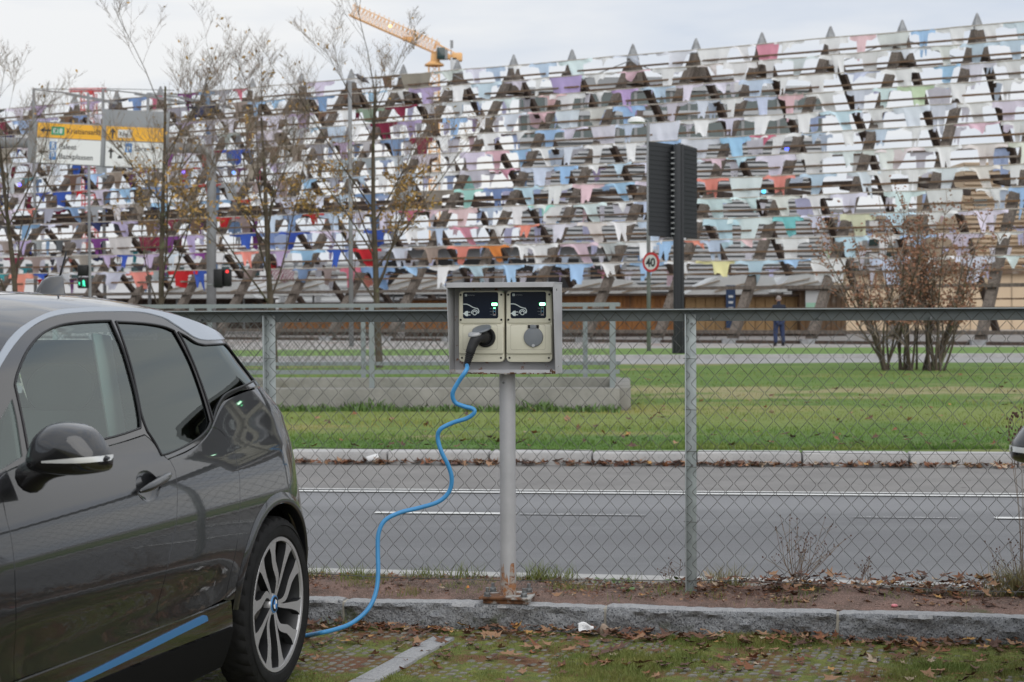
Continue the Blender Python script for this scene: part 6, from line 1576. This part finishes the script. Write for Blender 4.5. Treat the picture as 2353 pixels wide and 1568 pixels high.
# ================================================================ trees
M['bark']=mat('brown_bark',(.105,.08,.058),.9,col2=(.055,.042,.03),scale=6,layers=[((.16,.17,.09),3,5,.58,.7)],bump=.01,bscale=25)
M['twig']=mat('brown_twig',(.30,.24,.20),.9,col2=(.17,.13,.10),scale=3)
M['aut']=mat('yellow_brown_leaves',(.46,.29,.08),.8,col2=(.30,.17,.06),scale=1.5); M['autr']=mat('rust_brown_leaves',(.22,.105,.065),.85,col2=(.30,.16,.10),scale=2)
def tree(label,x,yb,ytop,Y,seed,r0,lean=0,fork=.42,nl=900,spread=1.0,zb=.12,leafz=(.16,.58)):
    r=random.Random(seed); p=at(x,yb,Y); t=thing('young_tree',label,'tree',(p.x,Y,zb)); H_=at(x,ytop,Y).z-zb
    tr=MB(); br=MB(); tw=MB(); lf=MB(); tips=[]
    def grow(p,d,L,rad,lev,mb):
        pts=[p]; q=p.copy(); dd3=d.copy(); n=5 if lev<3 else 3
        for i in range(n):
            dd3=(dd3+Vector((r.gauss(0,.09),r.gauss(0,.09),.05+.02*lev))*(.8 if lev else .35)).normalized(); q=q+dd3*L/n; pts.append(q.copy())
        rr=[rad*(1-.70*i/n) for i in range(n+1)]; (tr if lev==0 else br if lev<=2 else tw).tube(pts,rr,8 if lev==0 else 5 if lev<3 else 3,cap=False)
        if lev>=4: tips.append(pts); return
        nb={0:12,1:8,2:7,3:5}[lev]
        for k in range(nb):
            f=r.uniform(.30,1.0)**(1.0) if lev else fork+(1-fork)*r.random()**1.2; i=min(int(f*n),n-1); b=pts[i].lerp(pts[i+1],f*n-i)
            az=r.uniform(0,6.283); ax=Vector((math.cos(az),math.sin(az),0)); el={0:.58,1:.52,2:.58,3:.75}[lev]*r.uniform(.7,1.35)*spread
            nd=(dd3*math.cos(el)+ax*math.sin(el)).normalized(); nd.z=max(nd.z,.25 if lev==0 else .02)
            grow(b,nd,L*{0:.52,1:.55,2:.52,3:.5}[lev]*r.uniform(.7,1.15)*(1.15-.45*f),max(.004,rr[i]*{0:.36,1:.48,2:.5,3:.6}[lev]),lev+1,br)
    grow(Vector((0,0,-.05)),Vector((lean,0,1)).normalized(),H_*.80,r0,0,tr)
    for _ in range(nl):
        pts=r.choice(tips); q=pts[r.randrange(len(pts))]; 
        f=q.z/H_
        if not(leafz[0]<f<leafz[1]) and r.random()<.95: continue
        s=r.uniform(.035,.07); R=Euler((r.uniform(-1.3,1.3),r.uniform(-1,1),r.uniform(0,6.28))).to_matrix(); o=q+Vector((r.gauss(0,.05),r.gauss(0,.05),-r.uniform(0,.06)))
        lf.add([R@Vector((0,-s,0))+o,R@Vector((s*.55,0,s*.2))+o,R@Vector((0,s,0))+o,R@Vector((-s*.55,0,s*.2))+o],[(0,1,2,3)])
    tr.build('trunk',M['bark'],t,smooth=True,fix=False); br.build('branches',M['bark'],t,smooth=True,fix=False)['kind']='stuff'; tw.build('twigs',M['twig'],t,fix=False)['kind']='stuff'
    if lf.v: lf.build('leaves',M['aut'],t,fix=False)['kind']='stuff'
    return t
tree('slender tree with sparse yellow leaves nearest left of the charger',872,845,45,41.8,5,.088,.0,.24,3800)
tree('young forked tree with yellow brown leaves, second left of the charger',632,852,118,40.8,12,.088,-.01,.20,3800,1.08)
tree('tall bare topped tree standing before the right direction sign',366,850,25,41.0,21,.080,.01,.20,2200,1.0)
tree('bare reddish tree at the left edge before the direction signs',48,850,85,41.0,33,.080,-.02,.20,1200,1.0)
# shrub at the right: several stems with rust brown leaves
def shrub(label,x,yb,Y,H_,n,seed,wid):
    r=random.Random(seed); p=at(x,yb,Y); t=thing('shrub',label,'shrub',(p.x,Y,.10)); st_=MB(); tw=MB(); lf=MB()
    for c_ in (-.55,-.1,.35,.5):
        for k in range(n//4):
            a=r.gauss(0,.22)+c_*.30; b=r.gauss(0,.25); L=H_*r.uniform(.55,1.05); o=Vector((c_+r.gauss(0,.07),r.gauss(0,.25),0)); pts=[o]; d=Vector((a,b,1)).normalized(); q=o.copy()
            for i in range(7): d=(d+Vector((r.gauss(0,.09)-.02*q.x*0,r.gauss(0,.09),.05))).normalized(); q=q+d*L/7; pts.append(q.copy())
            st_.tube(pts,[.030*(1-.8*i/7) for i in range(8)],5,cap=False)
            for m_ in range(16):
                i=r.randrange(2,8); b0=pts[i]; d2=(d+Vector((r.gauss(0,.8),r.gauss(0,.8),r.gauss(.1,.4)))).normalized(); L2=r.uniform(.25,.8); e=b0+d2*L2; tw.tube([b0,(b0+e)/2+Vector((r.gauss(0,.04),0,.03)),e],[.011,.008,.005],3,cap=False)
                for _ in range(6 if r.random()<.6 else 11):
                    f=r.uniform(.2,1.05); w_=b0.lerp(e,f)+Vector((r.gauss(0,.09),r.gauss(0,.09),r.gauss(0,.07)))
                    if w_.z<H_*.30: continue
                    s=r.uniform(.025,.055); R=Euler((r.uniform(-1.5,1.5),r.uniform(-1.5,1.5),r.uniform(0,6.28))).to_matrix(); lf.add([R@Vector((0,-s,0))+w_,R@Vector((s*.6,0,s*.3))+w_,R@Vector((0,s,0))+w_,R@Vector((-s*.6,0,s*.3))+w_],[(0,1,2,3)])
    st_.build('stems',M['bark'],t,smooth=True,fix=False)['kind']='stuff'; tw.build('twigs',M['twig'],t,fix=False)['kind']='stuff'; lf.build('leaves',M['autr'],t,fix=False)['kind']='stuff'; return t
shrub('multi stemmed shrub with rust brown leaves on the lawn at the right',2095,850,38.4,3.35,40,8,1)
# dry twig behind the second car's mirror
t=thing('dry_weed','dark dried seed stalk behind the mirror at the right edge','dry weed',at(2349,1340,8.9)); mb=MB(); sd3=MB(); r=random.Random(6); 
t.location.z=.12
for (dx,hh) in ((-.0,.86),(-.07,.80),(-.045,.72),(.03,.9)):
    pts=spline([(0,0,0),(dx*.3,0,hh*.5),(dx,0,hh),(dx+.05,0,hh+.06)],5); mb.tube(pts,.0012,4)
    for q in pts[9:]: 
        for _ in range(3): sd3.box(q+Vector((r.gauss(0,.008),r.gauss(0,.008),r.gauss(0,.01))),(.007,.006,.012))
mb.build('stalks',M['stem'],t); sd3.build('seed_heads',M['leafs'][3],t)['kind']='stuff'

# ================================================================ people and birds
def skin_body(name,verts,edges,radii,m,parent,sub=2):
    me=bpy.data.meshes.new(name); me.from_pydata(verts,edges,[]); o=add(name,me,parent); me.materials.append(m)
    sm=o.modifiers.new('skin','SKIN'); 
    for v,r_ in zip(me.skin_vertices[0].data,radii): v.radius=r_ if hasattr(r_,'__len__') else (r_,r_)
    me.skin_vertices[0].data[0].use_root=True
    s=o.modifiers.new('sub','SUBSURF'); s.levels=sub; s.render_levels=sub
    bpy.context.view_layer.update(); dg=bpy.context.evaluated_depsgraph_get(); nm=bpy.data.meshes.new_from_object(o.evaluated_get(dg)); o.modifiers.clear(); o.data=nm; nm.shade_smooth(); return o
M['coat']=mat('dark_navy_coat',(.015,.017,.03),.9); M['jean']=mat('dark_blue_jeans',(.02,.03,.08),.9,col2=(.03,.045,.10),scale=9); M['skin']=mat('skin',(.55,.30,.24),.6); M['hairg']=mat('grey_hair',(.22,.19,.18),.9); M['shoe']=mat('black_shoes',(.012,.012,.012),.7)
pm_=at(1790,797,60.2); man=thing('person','man with short grey hair in dark jacket and jeans, hands held behind his back','person',(pm_.x,60.2,.165),.15)
k=1.66/1.75
def S(v): return tuple(q*k for q in v)
body=skin_body('body',[S(v) for v in ((0,0,.93),(0,-.01,1.12),(0,0,1.34),(0,.0,1.46),(0,.03,1.56),(.0,.045,1.66),
    (.095,0,.88),(.13,.02,.48),(.16,-.03,.09),(.17,.10,.05),(-.095,0,.88),(-.12,.02,.48),(-.13,-.03,.09),(-.14,.10,.05),
    (.19,0,1.40),(.26,-.04,1.14),(.09,-.15,1.00),(.02,-.17,.98),(-.19,0,1.40),(-.26,-.04,1.14),(-.09,-.15,1.0),(-.03,-.17,.96))],
    [(0,1),(1,2),(2,3),(3,4),(4,5),(0,6),(6,7),(7,8),(8,9),(0,10),(10,11),(11,12),(12,13),(2,14),(14,15),(15,16),(16,17),(2,18),(18,19),(19,20),(20,21)],
    [(.17*k,.12*k),(.17*k,.12*k),(.19*k,.13*k),.07,.06,.07,.10,.07,.05,.045,.10,.07,.05,.045,.075,.055,.045,.04,.075,.055,.045,.04],M['coat'],man)
# trousers, head, hair, hands, shoes as children
skin_body('trousers',[S(v) for v in ((0,0,.90),(.095,0,.84),(.13,.02,.48),(.16,-.03,.10),(-.095,0,.84),(-.12,.02,.48),(-.13,-.03,.10))],[(0,1),(1,2),(2,3),(0,4),(4,5),(5,6)],[(.17,.12),.112,.085,.068,.112,.085,.068],M['jean'],man)
hd=blob('head',None,None,(0,.045*k,1.665*k),.078,.092,.112,M['skin'],4); hd.parent=man
for q in ('label','category'): 
    if q in hd: del hd[q]
MB().lathe([(.082,-.03),(.088,.02),(.080,.06),(.05,.10),(0,.118)],16,Matrix.Translation((0,.03*k,1.67*k))).build('hair',M['hairg'],man,smooth=True)
for s in (1,-1): MB().lathe([(0,-.02),(.02,-.01),(.022,.01),(0,.02)],8,Matrix.Translation((.082*s,.05*k,1.66*k))).build('ear',M['skin'],man,smooth=True)
MB().prism([(-.012,-.02),(.012,-.02),(0,.03)],lambda a,b,d:(a,.13+d*1,1.66*k+b),.03).build('nose',M['skin'],man)
hn=MB()
for i in range(5): hn.tube([(.045-.018*i,-.175,.95),(.05-.018*i,-.20,.93),(.035-.018*i,-.21,.905)],[.011,.010,.008],6)
hn.box((.0,-.17,.955),(.085,.035,.07)).build('hand',M['skin'],man,smooth=True)
for x in (.165,-.135): MB().lathe([(0,0),(.05,.0),(.052,.04),(.03,.08),(0,.09)],12,Matrix.Translation((x*k,.05,.0))@Matrix.Diagonal((1,2.4,1,1))).build('shoe',M['shoe'],man,smooth=True)
q=at(832,188,near(t_for(832,SL[0]),SL[0],.5).y-.3); q=at(832,192,q.y)
bd=thing('perched_bird','dark crow perched on the top rail of the rack at the left centre','bird',q,RAD(160))
skin_body('body',[(0,0,.22),(.14,0,.30),(.24,0,.40),(.31,0,.44),(-.18,0,.12),(-.38,0,-.02)],[(0,1),(1,2),(2,3),(0,4),(4,5)],[.12,.12,.075,.07,.08,(.05,.02)],mat('crow_feathers',(.06,.055,.06),.7,col2=(.12,.11,.12),scale=5),bd)
MB().lathe([(.035,0),(.018,.07),(0,.13)],8,Matrix.Translation((.35,0,.44))@Matrix.Rotation(RAD(100),4,'Y')).build('beak',M['blackp'],bd)
for s in (.05,-.05): MB().tube([(0,s,.14),(.02,s,.0)],.012,5).build('leg',M['blackp'],bd)
